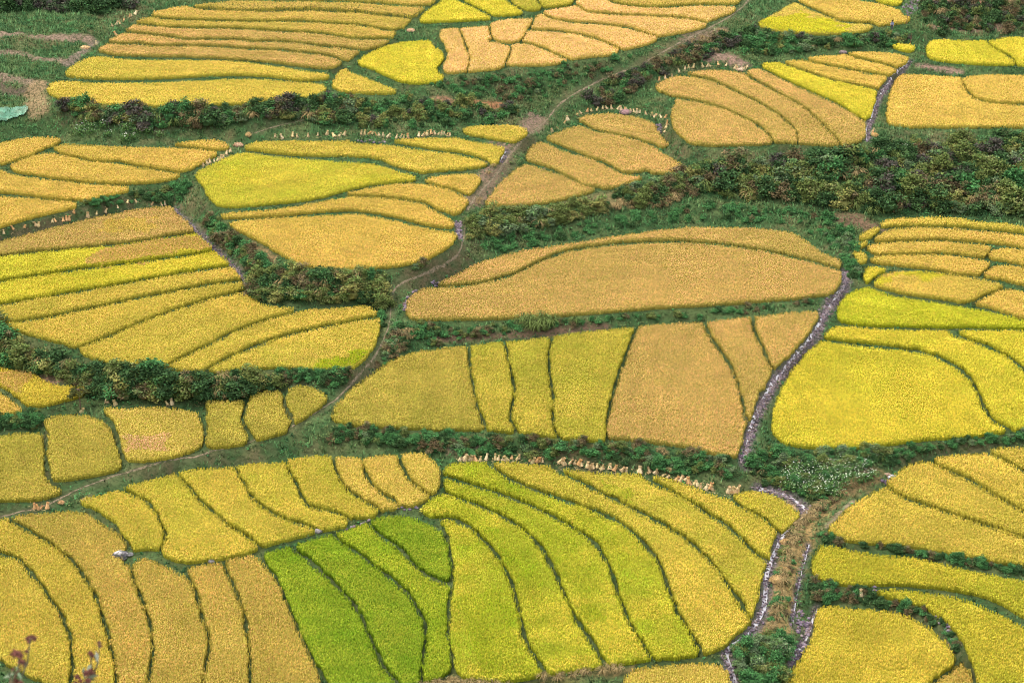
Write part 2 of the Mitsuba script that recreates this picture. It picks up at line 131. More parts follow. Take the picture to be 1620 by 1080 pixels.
# every paddy: a pixel inside it | its water level in metres | crop | what it looks like
FIELDS = '''
378,87|11.50|tan|lowest tan strip of the stacked rice strips at top left, above a dark earth bank
431,72|11.78|tan|thin tan rice strip, second from the bottom of the top-left strip stack
403,57|12.02|tan|thin tan rice strip, third from the bottom of the top-left strip stack
490,43|12.34|tango|golden tan rice strip, fourth from the bottom of the top-left strip stack
420,27|12.67|tango|golden tan rice strip, fifth from the bottom of the top-left strip stack
400,10|12.97|tango|golden tan rice strip, sixth from the bottom of the top-left strip stack
532,-11|13.19|tango|uppermost rice strip of the top-left stack, cut off by the photo's top edge
723,80|11.93|peach|upright peach coloured paddy, leftmost of the peach paddies at top centre
773,74|12.10|peach|upright peach coloured paddy with a stepped right side, second of the peach paddies
846,89|12.02|peach|small triangular peach paddy at the lower end of the peach group
897,67|12.20|peach|peach paddy tapering to a right point just above the small triangular one
953,48|12.43|peach|long peach paddy above the tapering one, ending beside the green slope
1002,32|12.73|peach|broad peach strip running from the top centre down to the dirt track
949,7|13.01|peach|long peach strip second from the top edge, left of the track's upper end
1068,-10|13.26|tango|narrow golden strip along the top edge left of the track's upper end
803,54|12.35|peach|small squarish peach paddy tucked under the yellow fields at top centre
1262,29|11.97|archp|paddy with orange top and green-yellow lower half, left of the two at top right
1339,7|12.35|amber|golden orange paddy right of the half green one at the top edge
1522,80|9.54|yellow|yellow rectangular paddy at the right edge below the dark brown bank
1615,77|9.69|yellow|small yellow paddy corner at the right edge, right of the rectangular yellow one
1479,160|8.23|amber|large rounded golden paddy at the right edge, right of the upper rocky stream
1589,134|8.46|amber|golden paddy inset into the upper right corner of the large rounded one
1189,174|8.57|tan|narrow tan paddy second from the left in the fan left of the upper stream
1309,172|8.81|tan|tan paddy in the fan directly left of the bright yellow wedge
1338,145|8.99|yellow|bright yellow wedge paddy in the fan left of the upper stream
1333,115|9.21|amber|golden strip of the fan directly above the bright yellow wedge
1370,104|9.44|amber|golden strip of the fan, second from its top
1404,92|9.59|amber|small golden strip at the very top of the fan beside the stream
1249,172|8.65|tan|curved tan paddy, third from the left in the fan left of the upper stream
1126,192|8.41|tan|tan rounded paddy at the lower left end of the fan
186,363|3.49|tan|tan top paddy of the big left-hand group, below a row of straw sheaves
178,495|2.49|gold|golden paddy with a pointed lower tip, sixth from the top of the left group
302,512|2.26|gold|wide golden paddy that fans out across the middle of the left group
371,541|2.13|gold|narrow golden wedge between the two lowest paddies of the left group
505,542|1.96|goldg|golden paddy with a green lower corner at the right end of the left group
182,461|2.69|gold|long golden strip, fourth paddy from the top of the left group
136,438|2.90|yellow|greenish yellow long strip, third paddy from the top of the left group
118,406|3.17|halfp|strip yellow at its left and tan at its right, second in the left group
1046,446|2.58|tan|large lens-shaped tan paddy in the centre of the valley
826,404|2.41|tan|long curved tan strip along the upper edge of the large lens-shaped paddy
649,617|0.51|olive|large golden paddy with a rounded left end below the lens-shaped paddy
922,615|1.33|olivey|yellowish paddy, fourth from the left in the wide row below the lens-shaped paddy
1070,619|1.17|tan|broad tan paddy in the wide row, fifth from the left
1186,573|1.65|tan|tan paddy narrowing downwards, next to last in the wide row
1237,536|1.94|tan|triangular tan paddy at the right end of the wide row beside the stream
844,611|1.06|olivey|narrow yellowish paddy, third from the left in the wide row
782,609|0.88|olivey|narrow upright paddy, second from the left in the wide row
1591,601|1.08|yellow|long yellow strip curving round the top and right of the big yellow paddy
1622,558|1.31|yellow|yellow paddy corner at the right edge above the curving yellow strip
1389,623|0.89|yellow|big bright yellow paddy right of the rocky stream
1438,831|-1.17|gold|golden paddy ending in a left point, lowest of the right-hand lower group
1517,788|-0.82|gold|golden paddy with rounded left end, second from the bottom of the lower right group
1628,733|-0.26|gold|small golden corner paddy at the right edge, topmost of the lower right group
1604,767|-0.50|gold|golden strip below the topmost corner paddy of the lower right group
217,825|-2.35|goldy|small curved golden paddy at the left end of the finger-shaped row
302,820|-2.27|goldy|golden finger-shaped paddy, second from the left, ending above the grassy ditch
367,795|-1.94|goldy|golden finger-shaped paddy, third from the left in its row
440,786|-1.83|goldy|golden finger-shaped paddy, fourth from the left in its row
507,766|-1.74|goldy|golden finger-shaped paddy in the middle right of its row, fifth from left
560,756|-1.57|goldo|narrow orange golden finger-shaped paddy, sixth from the left
614,753|-1.35|goldo|ragged golden finger-shaped paddy, seventh from the left
669,746|-1.16|goldo|short ragged golden paddy at the right end of the finger-shaped row
520,981|-2.35|green|leftmost bright green paddy at the bottom of the picture
614,961|-2.17|green|curved green paddy, second from the left of the green ones at the bottom
680,942|-2.12|greeny|green paddy that narrows downwards beside the straight dark bund
674,869|-1.94|green|small leaf-shaped green paddy at the top of the green group
763,940|-1.79|lime|lime paddy directly right of the straight dark bund
849,923|-1.57|lime|lime green curved strip, second from the left of the sweeping strips
925,908|-1.41|lime|lime yellow curved strip, third from the left of the sweeping strips
1083,886|-1.13|goldy|golden curved strip, fifth from the left of the sweeping strips
1143,862|-1.06|goldy|wide golden curved strip, sixth of the sweeping strips, along the stream
1164,814|-1.07|goldy|golden strip next to last of the sweeping strips, below the sheaf row
1234,812|-1.17|goldy|short golden paddy at the right end of the sweeping strips
998,882|-1.30|limey|lime and gold curved strip, fourth from the left of the sweeping strips
281,992|-2.83|tango|tan upright paddy right of the one that begins beside the dark rock
196,969|-2.94|tango|tan paddy beginning beside the dark rock at the bottom left
124,959|-3.19|gold|golden curved strip left of the tan paddies at the bottom left
37,981|-3.31|gold|large golden paddy in the bottom left corner behind the red-brown weeds
355,981|-2.67|tango|narrow tan upright paddy between two wider tan ones at bottom left
427,980|-2.51|tango|tan upright paddy directly left of the green paddies
294,148|10.40|gold|long golden paddy with a rounded left end above the bushy bank at top left
291,110|10.94|gold|long golden paddy just above the one with the rounded left end
557,125|10.61|gold|small golden wedge paddy right of the two long golden ones
633,96|11.41|yellow|plump yellow paddy left of the peach paddies
715,11|12.72|yellow|yellow triangular paddy at the top centre above a grassy bank
772,3|12.88|yellow|yellow paddy at the top edge right of the yellow triangular one
829,1|13.08|olivey|small yellowish paddy at the top edge, third right of the strip stack
880,1|13.01|olivey|small yellowish paddy at the top edge above the broad peach strip
1406,-5|12.64|yellow|sliver of yellow paddy at the top edge by the grey stone apron
1433,76|10.17|yellow|tiny isolated yellow paddy below the thin wooden post
994,204|6.26|tan|crescent tan paddy, topmost of the four right of the dirt track
966,232|6.04|tan|wide tan paddy below the crescent one right of the dirt track
918,265|5.74|tan|tan paddy, third from the top of the four right of the dirt track
855,291|5.42|tan|triangular tan paddy, lowest of the four right of the dirt track
20,237|6.22|amber|golden paddy at the left edge with a rounded top, highest of the left-edge group
233,249|6.37|amber|long golden paddy right of the highest one in the left-edge group
124,266|5.98|amber|long golden paddy with pointed ends in the middle of the left-edge group
43,287|5.60|amber|golden paddy at the left edge, second from the bottom of its group
16,341|5.17|amber|golden paddy at the left edge, lowest of its group above leaning sheaves
318,228|6.71|amber|thin golden sliver paddy left of a straw heap and a row of sheaves
666,248|6.59|gold|long golden strip with a sagging lower edge below the sheaf row
766,240|6.85|gold|golden strip above the sagging one, ending beside the dirt track
785,209|7.30|gold|small golden paddy left of the dirt track below the green slope
484,283|6.16|yellowg|large yellow-green paddy at left of centre
724,290|6.20|amber|small golden triangular paddy right of the large yellow-green one
691,313|5.97|amber|golden strip curving below the small triangular paddy
416,336|5.72|amber|long thin golden strip below the large yellow-green paddy
565,383|5.38|amber|big rough golden paddy with a rounded bottom left of the dirt track
1569,356|3.22|gold|topmost golden strip of the small right-edge stack below the thicket
1376,367|3.11|gold|tiny golden paddy at the left tip of the right-edge stack, uppermost of three
1364,384|2.89|gold|tiny golden paddy at the left tip of the right-edge stack, middle of three
1361,401|2.63|gold|tiny golden paddy at the left tip of the right-edge stack, lowest of three
1570,376|2.90|amber|golden strip, second from the top of the right-edge stack
1470,395|2.67|amber|golden strip, third from the top of the right-edge stack
1609,406|2.62|amber|short golden paddy at the right edge beside the third strip of the stack
1496,419|2.41|amber|golden strip, fourth from the top of the right-edge stack
1605,436|2.33|amber|short golden paddy at the right edge beside the fourth strip of the stack
1381,430|2.12|yellow|little yellow paddy left of the golden one above the lemon field
1485,450|1.99|ambg|golden paddy with a green rim just above the lemon field
1604,483|1.73|amber|golden paddy at the right edge above the lemon field
1430,486|1.45|lemon|lemon green tapering field above the big bright yellow paddy
1559,926|-1.88|yellowg2|olive yellow paddy with a round left end at lower right
1587,1016|-2.28|yellowg2|olive yellow paddy curving down the lower right edge
1389,1028|-3.17|gold2|large golden paddy at the bottom right beside the small white stream
1516,1068|-3.46|tango|small tan corner paddy at the bottom edge, lower right
73,614|-0.31|goldp|golden paddy with a tan patch at the left edge beside the small tree
0,639|-0.67|amber|small golden paddy corner at the left edge below the small tree
22,745|-1.99|olive|golden olive paddy at the left edge, leftmost of the lower left row
130,705|-1.30|olive|squarish golden olive paddy, second from the left of the lower left row
253,681|-0.75|pinkp|shaggy golden paddy with a pinkish patch in the lower left row
355,668|-0.29|olive|small golden olive paddy right of the shaggy one
422,657|-0.00|olive|rounded golden olive paddy, next to last in the lower left row
482,638|0.72|olive|golden olive paddy at the right tip of the lower left row
1071,1065|-1.80|goldo|golden paddy at the bottom edge left of where the stream leaves the picture
'''.strip().split('\n')
# ---------------- pixels to places ----------------
def ray(px, py): return FW + np.multiply.outer((np.asarray(px, float) - 810) / F, RT) + np.multiply.outer((540 - np.asarray(py, float)) / F, UP)
def level(px, py, z):
    d = ray(px, py)
    return EYE + d * ((z - EYE[2]) / d[..., 2])[..., None]
def pixel(p):
    q = np.asarray(p, float) - EYE
    w = q @ FW
    return 810 + F * (q @ RT) / w, 540 - F * (q @ UP) / w, w
def chaikin(p, closed, n=2):
    p = np.asarray(p, float)
    for _ in range(n):
        q = np.roll(p, -1, 0) if closed else p[1:]
        a = p if closed else p[:-1]
        new = np.stack([.75 * a + .25 * q, .25 * a + .75 * q], 1).reshape(-1, 2)
        p = new if closed else np.vstack([p[:1], new, p[-1:]])
    return p

# ---------------- the paddies' outlines on their own levels ----------------
pieces = []
for o, cuts, w in GROUPS.values():
    g = Polygon(chaikin(P(o), True)).buffer(0)
    for c in cuts:
        l = shapely.get_coordinates(LineString(chaikin(P(c), False)).segmentize(5)); k = meshkit.fbm(np.c_[l * .07, 0 * l[:, :1]], 3, 71)
        g = g.difference(shapely.union_all([LineString(l[i:i + 2]).buffer(w / 2 * (.35 + 1.3 * k[i])) for i in range(len(l) - 1)]))
    pieces += [q for q in getattr(g, 'geoms', [g]) if q.area > 60]
pieces += [Polygon(chaikin(P(s), True)).buffer(0) for s in SINGLE.values()]
tree = shapely.STRtree(pieces)
class Paddy: pass
paddies = []
for row in FIELDS:
    seed, z, crop, text = row.split('|')
    x, y = map(float, seed.split(','))
    q = pieces[int(tree.query(Point(x, y), 'within')[0])]
    a = Paddy(); a.z, a.crop, a.text = float(z), crop, text
    d = np.linalg.norm(level(x, y, a.z) - EYE)
    a.d, a.h = d, 0.62
    face = a.h * F / d * 0.9 * .48                                         # the standing front of the crop as seen, in pixels
    q2 = q.intersection(affinity.translate(q, 0, -face))
    if q2.area < .3 * q.area: q2 = q.intersection(affinity.translate(q, 0, -face * .5))
    q2 = max(getattr(q2, 'geoms', [q2]), key=lambda g: g.area)
    def ground(r):
        xy = np.array(r.coords)
        return level(xy[:, 0], xy[:, 1], np.full(len(xy), a.z + a.h))[:, :2]
    a.poly = Polygon(ground(q2.exterior)).buffer(0).segmentize(.45)
    a.poly = max(getattr(a.poly, 'geoms', [a.poly]), key=lambda g: g.area)
    c = np.array(a.poly.exterior.coords)[:-1]; p3 = np.c_[c, np.full(len(c), len(paddies) * 3.7)]          # trodden, ragged edges
    c = c + (np.stack([meshkit.fbm(p3 * [.9, .9, 1], 3, 61), meshkit.fbm(p3 * [.9, .9, 1], 3, 62)], 1) - .5) * .5 + np.random.default_rng(len(paddies)).normal(0, .05, c.shape)
    a.poly = Polygon(c).buffer(0)
    a.poly = max(getattr(a.poly, 'geoms', [a.poly]), key=lambda g: g.area)
    paddies.append(a)

# ---------------- terrain ----------------
PLOTS = [('-25,24 100,30 165,34 158,45 138,56 60,54 -25,51', 12.9), ('-25,60 60,61 125,66 118,80 104,93 50,88 -25,80', 12.1), ('-25,90 50,93 92,100 80,115 68,126 20,120 -25,117', 11.3), ('-25,148 30,152 48,162 42,172 -25,176', 9.3)]
STEP = 0.45
fx, fy = np.arange(-104, 104.1, STEP), np.arange(116, 352, STEP)
gx = np.concatenate([[-2500, -1200, -600, -350, -230, -170, -140, -120, -110], fx, [110, 120, 140, 170, 230, 350, 600, 1200, 2500]])
gy = np.concatenate([[-900, -400, -150, -50, -15, -5, -2, 0, 1, 1.6, 2, 2.4, 3, 5, 9, 16, 30, 50, 70, 90, 103, 110], fy, [354, 358, 365, 375, 390, 410, 440, 500, 600, 800, 1200, 2500]])
def base(x, y): return .075 * (y - 170) + np.where(y > 345, (y - 345) * .12, 0) + .0005 * np.minimum(np.maximum(np.abs(x) - 100, 0), 600) ** 1.7 - .6
pts, val = [], []
for a in paddies:
    c = np.array(a.poly.buffer(.22).exterior.coords)[::1]
    pts.append(c); val.append(np.full(len(c), a.z))
for s, z in PLOTS:
    xy = np.array(P(s)); w = level(xy[:, 0], xy[:, 1], np.full(len(xy), z))[:, :2]
    c = np.array(Polygon(w).segmentize(1.0).exterior.coords); pts.append(c); val.append(np.full(len(c), z))
ring = np.array([(x, y) for x in (-150, -125, 125, 150) for y in range(60, 420, 12)] + [(x, y) for y in (60, 90, 105, 112, 118, 365, 390, 420) for x in range(-120, 125, 12)], float)
pts.append(ring); val.append(base(ring[:, 0], ring[:, 1]))
extra = np.array([level(x, y, z)[:2].tolist() + [z] for x, y, z in ((700, 1100, -3.2), (850, 1110, -3.4), (1200, 1100, -3.2), (100, 1130, -3.6), (-40, 520, .8), (1460, 20, 12), (1600, 8, 13), (1500, 45, 10.2), (1620, 50, 10.2), (1390, 60, 10.6), (1120, 80, 10.5), (960, 130, 9.2), (800, 160, 8.6), (640, 160, 9.2), (1240, 70, 10.8), (1650, 340, 4.0), (1480, 320, 4.2), (1300, 330, 4.0), (1480, 230, 7.4), (1620, 230, 7.2), (1250, 250, 7.0), (1380, 280, 6.0), (1600, 280, 6.0), (1200, 300, 4.8))])
pts.append(extra[:, :2]); val.append(extra[:, 2])
pts, val = np.vstack(pts), np.concatenate(val)
X, Y = np.meshgrid(gx, gy)
fine = (np.abs(X) < 150) & (Y > 60) & (Y < 420)
Z = base(X, Y)
Z[fine] = LinearNDInterpolator(pts, val)(X[fine], Y[fine])
Z = np.where(np.isfinite(Z), Z, base(X, Y))
inside = np.zeros(X.shape, int)
XF, YF = X.ravel(), Y.ravel()
for i, a in enumerate(paddies):
    x0, y0, x1, y1 = a.poly.bounds
    ix, iy = np.flatnonzero((gx > x0 - 1) & (gx < x1 + 1)), np.flatnonzero((gy > y0 - 1) & (gy < y1 + 1))
    if not len(ix) or not len(iy): continue
    sub = np.ix_(iy, ix)
    m = shapely.contains_xy(a.poly.buffer(.22), X[sub], Y[sub])
    t = inside[sub]; t[m] = i + 1; inside[sub] = t
ff = (slice(22, 22 + len(fy)), slice(9, 9 + len(fx)))                          # the even part of the grid
dist = np.full(X.shape, 9.0); dist[ff] = distance_transform_edt(inside[ff] == 0) * STEP
zs = Z.copy(); zs[ff] = gaussian_filter(Z[ff], 1.2)
w = np.clip((dist - .3) / 1.2, 0, 1); Z = Z * (1 - w) + zs * w
for i, a in enumerate(paddies): Z[inside == i + 1] = a.z

def world_line(s, smooth=2):
    """a polyline of pixels laid on the ground"""
    return ground_at(chaikin(P(s), False, smooth))
def sampler(grid):
    def look(x, y):
        x, y = np.asarray(x, float), np.asarray(y, float)
        return map_coordinates(grid[ff], [(np.atleast_1d(y) - fy[0]) / STEP, (np.atleast_1d(x) - fx[0]) / STEP], order=1, mode='nearest').reshape(x.shape)
    return look
def ground_at(pix):
    """where the rays through these pixels meet the ground"""
    pix = np.asarray(pix, float).reshape(-1, 2)
    d = ray(pix[:, 0], pix[:, 1]); zz = sampler(Z)
    t = np.linspace(115, 365, 1600)
    d = d / d[:, 1:2]
    p = EYE + d[:, None, :] * t[None, :, None]
    under = p[..., 2] < zz(p[..., 0], p[..., 1])
    k = np.where(under.any(1), under.argmax(1), 1599)
    return p[np.arange(len(k)), k]

STREAMS = [  # centre line in pixels, width in metres, share of open water
    ('1337,428 1339,447 1327,463 1310,487 1300,503 1287,527 1263,557 1237,587 1221,604 1208,630 1200,643 1190,667 1183,690 1180,712 1179,734', 1.15, .35),
    ('1200,772 1230,776 1248,782 1263,793 1278,806 1267,817 1247,836 1232,855 1224,877 1214,900 1211,927 1208,965 1190,997 1162,1017 1148,1029 1152,1047 1161,1066 1166,1100', 1.0, .6),
    ('1293,962 1284,987 1273,1013 1258,1037 1250,1050', .55, .7), ('1280,860 1272,890 1265,920 1258,955 1253,990', .32, .7),
    ('1440,96 1424,111 1415,120 1402,137 1390,154 1383,172 1380,187 1370,204 1373,222', .9, .35),
    ('277,330 281,341 297,352 309,364 333,388 345,400 363,415 385,438 392,458', .6, .15), ('801,238 797,246 792,255', .7, .4), ('722,352 725,366 727,378', .7, .2)]
PATHS = [  # dirt tracks
    ('1190,-12 1180,7 1167,18 1147,32 1113,50 1080,65 1060,77 1027,95 1010,107 977,117 952,127 927,140 902,153 882,168 868,187 852,202 835,215 818,230 808,243 790,270 767,297 748,317 739,333', 1.0),
    ('739,345 733,377 727,403 707,420 673,433 633,450 622,460 618,487 616,517 603,547 588,573 557,607 535,630 513,645 467,674 433,691 333,717 233,738 167,758 117,777 83,797 50,808 -20,822', .7),
    ('395,214 440,200 480,190', .6)]
cut = np.full(X.shape, 9.0); road = np.full(X.shape, 9.0)
streams = [(world_line(s, 3), wd * .62, op) for s, wd, op in STREAMS]
paths = [(world_line(s, 2), wd) for s, wd in PATHS]
def near(grid, line, reach):
    ls = LineString(line[:, :2]); x0, y0, x1, y1 = ls.buffer(reach).bounds
    sub = np.ix_(np.flatnonzero((gy > y0) & (gy < y1)), np.flatnonzero((gx > x0) & (gx < x1)))
    return sub, shapely.distance(ls, shapely.points(X[sub], Y[sub]))
for line, wd, _ in streams:
    sub, d = near(cut, line, 3); cut[sub] = np.minimum(cut[sub], d / wd)
for line, wd in paths:
    sub, d = near(road, line, 3); road[sub] = np.minimum(road[sub], d / wd)
xyz = np.stack([X, Y, 0 * X], -1)
rough = np.clip((dist - .4) / 2, 0, 1) * np.clip(road - .8, .12, 1) * np.clip(cut - .9, 0, 1)
Z[ff] += ((meshkit.fbm(xyz[ff] * .35, 4, 3) - .5) * 1.1 + (meshkit.fbm(xyz[ff] * 1.1, 2, 5) - .5) * .35)[...] * rough[ff]
Z -= .26 * np.clip(1.5 - cut * 1.15, 0, 1) * np.clip(dist / .45, 0, 1)
hill = np.where(Y < 2.0, 80.4 + np.where(Y < -2, -.25 * (Y + 2), 0), 80.4 - .70 * (Y - 2.0)) - .001 * X ** 2 * np.clip(Y / 60, 0, 1) * 0
Z = np.where(Y < 130, np.maximum(Z, hill), Z)
height = sampler(Z); bankd = sampler(dist); roadd = sampler(road); cutd = sampler(cut)

# colours of the bare ground: grass, dry grass, earth, gravel
def rgb(*c): return np.array(c, float)
n1, n2, n3 = (meshkit.fbm(xyz * s, 4, k) for s, k in ((.12, 11), (.5, 12), (2.2, 13)))
def sm(a, b, x): t = np.clip((x - a) / (b - a), 0, 1); return t * t * (3 - 2 * t)
col = rgb(.034, .078, .030) * (1 - sm(.4, .65, n2))[..., None] + rgb(.068, .105, .042) * sm(.4, .65, n2)[..., None]
dry = sm(.52, .68, n1 * .6 + n2 * .4) * np.clip(dist / 1.5, 0, 1)
col = col * (1 - .75 * dry[..., None]) + rgb(.12, .10, .055) * .75 * dry[..., None]
gz, gxs = np.gradient(Z[ff], STEP); steep = np.zeros(X.shape); steep[ff] = sm(.55, 1.2, np.hypot(gz, gxs))
e = steep * sm(.35, .6, n3) * .75; col = col * (1 - e[..., None]) + rgb(.10, .065, .045) * e[..., None]
EARTH = [  # bare or dry ground: pixels, width in metres, colour
    ('-20,55 70,57.5 142,62', .9, (.24, .165, .135)), ('-20,84 30,86 60,92 108,97', .9, (.23, .16, .13)), ('-20,119 15,123 45,130 72,133', .8, (.21, .15, .12)), ('0,140 20,150 48,145', 1.1, (.10, .07, .06)), ('150,70 130,82 105,102', .7, (.2, .15, .13)), ('60,135 55,152 62,172', 1.8, (.24, .17, .10)),
    ('690,158 712,162', 1.2, (.25, .14, .09)), ('745,163 775,165 795,168', 1.1, (.26, .12, .065)), ('540,158 552,160', 1.2, (.24, .14, .09)), ('1120,90 1150,88 1172,100', 1.8, (.24, .15, .13)),
    ('1085,70 1110,58 1140,50', 1.6, (.19, .13, .10)), ('1480,44 1540,48 1600,42', 1.2, (.25, .16, .12)), ('1470,-2 1540,2 1600,0', 2.2, (.36, .17, .13)), ('1455,105 1480,106 1515,114', 1.0, (.24, .15, .13)),
    ('1375,753 1327,781 1289,812', 1.3, (.21, .14, .07)), ('1289,812 1267,838 1249,878 1241,925 1234,975 1210,1008', 1.5, (.27, .18, .08)), ('800,222 770,285 745,320', 2.2, (.19, .12, .10)), ('850,190 835,205', 2, (.2, .13, .11)),
    ('640,1072 760,1080 900,1066 985,1052', 1.2, (.18, .13, .06)), ('630,1085 760,1092 900,1080', 1.5, (.13, .13, .05)), ('900,330 960,320 1010,310', 2.2, (.17, .14, .07)), ('400,360 415,390 430,410', 1.4, (.2, .13, .07)), ('75,600 95,595', 1.5, (.22, .13, .09)),
    ('1390,365 1345,350', 2, (.14, .08, .06)), ('690,537 800,532 880,524 960,518', .7, (.11, .06, .05)), ('133,789 160,798 177,808 188,824', .35, (.40, .26, .16)), ('1215,775 1240,785 1262,806', .4, (.45, .28, .18)),
    ('1307,836 1325,814 1350,794', .25, (.3, .22, .16)), ('1480,950 1500,985 1518,1018', .5, (.2, .14, .1)), ('1500,1000 1512,1025', .5, (.25, .18, .13)), ('900,700 1000,712', .8, (.14, .1, .05)), ('720,712 745,708', 1, (.2, .13, .1)), ('840,280 870,262', .3, (.2, .15, .1))]
bare = np.zeros(X.shape)
for s, wd, c in EARTH:
    sub, d = near(cut, world_line(s), wd * 1.6 + 1)
    k = (sm(1.15, .55, d / wd + (n3[sub] - .5) * 1.3) * np.clip(dist[sub] / .5, 0, 1))[..., None] * .9
    col[sub] = col[sub] * (1 - k) + rgb(*c) * k; bare[sub] = np.maximum(bare[sub], k[..., 0])
k = (sm(1.2, .3, road + (n3 - .5) * 1.8) * .42)[..., None]; col = col * (1 - k) + rgb(.125, .10, .065) * k
k = sm(1.35, .75, cut)[..., None]; col = col * (1 - k) + rgb(.11, .095, .105) * k
bareat = sampler(bare)
mud = (dist < .3)[..., None]; col = np.where(mud, col * .4 + rgb(.05, .055, .02) * .6, col)
col *= (.75 + .5 * n3)[..., None]
ny, nx = X.shape
idx = np.arange(ny * nx).reshape(ny, nx)
quads = np.stack([idx[:-1, :-1], idx[:-1, 1:], idx[1:, 1:], idx[1:, :-1]], -1).reshape(-1, 4)
put('ground', np.stack([X, Y, Z], -1).reshape(-1, 3), quads, col.reshape(-1, 3), 'earth_surface', True)
tag('ground', 'grassy terraced valley floor with earth banks between the paddies', None, None, 'structure')

# ---------------- tracks, streams and their stones ----------------
def ribbon(line, half, z, wob=.15, seed=0, cols=5, bump=0):
    ls = LineString(line[:, :2]); n = max(int(ls.length / .35), 4)
    p = np.array([ls.interpolate(t, True).coords[0] for t in np.linspace(0, 1, n)])
    t = np.gradient(p, axis=0); t /= np.linalg.norm(t, axis=1, keepdims=True) + 1e-9
    nrm = np.stack([-t[:, 1], t[:, 0]], 1)
    s = np.arange(n) * .35
    wl = half * (1 + wob * 2 * (meshkit.fbm(np.stack([s * .6, s * 0 + seed, s * 0], 1), 3, 1) - .5)); wr = half * (1 + wob * 2 * (meshkit.fbm(np.stack([s * .6, s * 0 + seed + 9, s * 0], 1), 3, 2) - .5))
    u = np.linspace(-1, 1, cols)
    xy = p[:, None] + nrm[:, None] * np.where(u[None] < 0, u[None] * wl[:, None], u[None] * wr[:, None])[..., None]
    zz = height(xy[..., 0], xy[..., 1]) + z + bump * (meshkit.fbm(np.stack([xy[..., 0] * 3, xy[..., 1] * 3, 0 * xy[..., 0]], -1), 2, 4) - .5)
    v = np.concatenate([xy, zz[..., None]], -1).reshape(-1, 3)
    i = np.arange(n * cols).reshape(n, cols)
    return v, np.stack([i[:-1, :-1], i[:-1, 1:], i[1:, 1:], i[1:, :-1]], -1).reshape(-1, 4)
rng = np.random.default_rng(5)
stones_v, stones_f, stones_c, at0 = [], [], [], 0
ico = trimesh.creation.icosphere(0)
def stone(x, y, z, r, c):
    global at0
    v = ico.vertices * (r * rng.uniform(.55, 1.15, 3)) * rng.uniform(.8, 1.2, (12, 1))
    a = rng.uniform(0, 6.28); R = np.array([[math.cos(a), -math.sin(a), 0], [math.sin(a), math.cos(a), 0], [0, 0, .7]])
    stones_v.append(v @ R.T + [x, y, z]); stones_f.append(ico.faces + at0); stones_c.append(np.tile(c, (12, 1))); at0 += 12
STONE = [rgb(.115, .092, .12), rgb(.16, .135, .16), rgb(.075, .062, .075), rgb(.20, .165, .175), rgb(.13, .10, .095)]
for k, (line, wd, op) in enumerate(streams):
    p = line + np.array([.22 * wd * math.sin(k), 0, 0]) if op < .5 else line
    v, f = ribbon(p, wd * (.17 if op < .5 else .27), .03, .8, k, 5, .05)
    key = numbered('stream'); scene[key] = mikit.ply((v, f), 'water_surface', smooth=True); tag(key, None, None, None, 'structure')
    ls = LineString(line[:, :2])
    for _ in range(int(ls.length * wd * (60 if op < .5 else 38))):
        c = np.array(ls.interpolate(rng.uniform(0, 1), True).coords[0]) + rng.normal(0, .42 * wd, 2) + (rng.uniform(.15, .5) * np.array([-wd, 0]) if op > .5 else 0)
        if bankd(c[0], c[1]) < .25: continue
        stone(c[0], c[1], height(c[0], c[1]) + .05, rng.uniform(.06, .19), STONE[rng.integers(5)] * rng.uniform(.8, 1.3))
APRON = [('640,492 640,482 645,474 652,465 658,462 655,475 648,488', 90), ('683,450 690,445 693,449 687,452', 20), ('1428,12 1440,2 1452,-6 1462,0 1456,10 1446,20 1436,26 1432,18', 260), ('1037,198 1043,197 1048,205 1046,213 1040,206', 40), ('1160,722 1180,722 1180,735', 40), ('720,350 730,352 729,378 723,375', 60),
         ('1282,985 1278,1005 1262,1000 1262,960', 60), ('1250,1040 1262,1020 1275,1020 1262,1045', 40), ('995,1 1020,3', 0), ('1385,930 1350,935 1340,945 1380,945', 14), ('1480,975 1512,1020 1505,1000 1490,975', 26), ('630,805 655,800 660,806 640,812', 14), ('545,838 585,822 580,830 550,838', 14), ('1395,762 1408,758 1406,766 1398,768', 12), ('567,224 612,224 605,227 570,226', 20)]
for s, n in APRON:
    if n == 0: continue
    w = Polygon(ground_at(P(s))[:, :2]).buffer(.1); x0, y0, x1, y1 = w.bounds; got = 0
    for _ in range(n * 8):
        x, y = rng.uniform(x0, x1), rng.uniform(y0, y1)
        if got < n and shapely.contains_xy(w, x, y): got += 1; stone(x, y, height(x, y) + .05, rng.uniform(.1, .26), STONE[rng.integers(5)] * rng.uniform(.9, 1.5) * rgb(1, .97, 1.08))
put('stream_stones', np.vstack(stones_v), np.vstack(stones_f), np.vstack(stones_c), 'stone_surface')
tag('stream_stones', 'purplish grey cobbles lying in and along the streams', 'stones', None, 'stuff')
for k, (line, wd) in enumerate(paths):
    v, f = ribbon(line, wd * .11, .02, .9, 40 + k, 5, .03)
    g = meshkit.fbm(v * 1.3, 3, 21)[:, None]; c = rgb(.12, .10, .07) * (1 - g) + rgb(.26, .20, .15) * g
    key = numbered('dirt_path'); put(key, v, f, c, 'earth_surface', True); tag(key, None, None, None, 'structure')

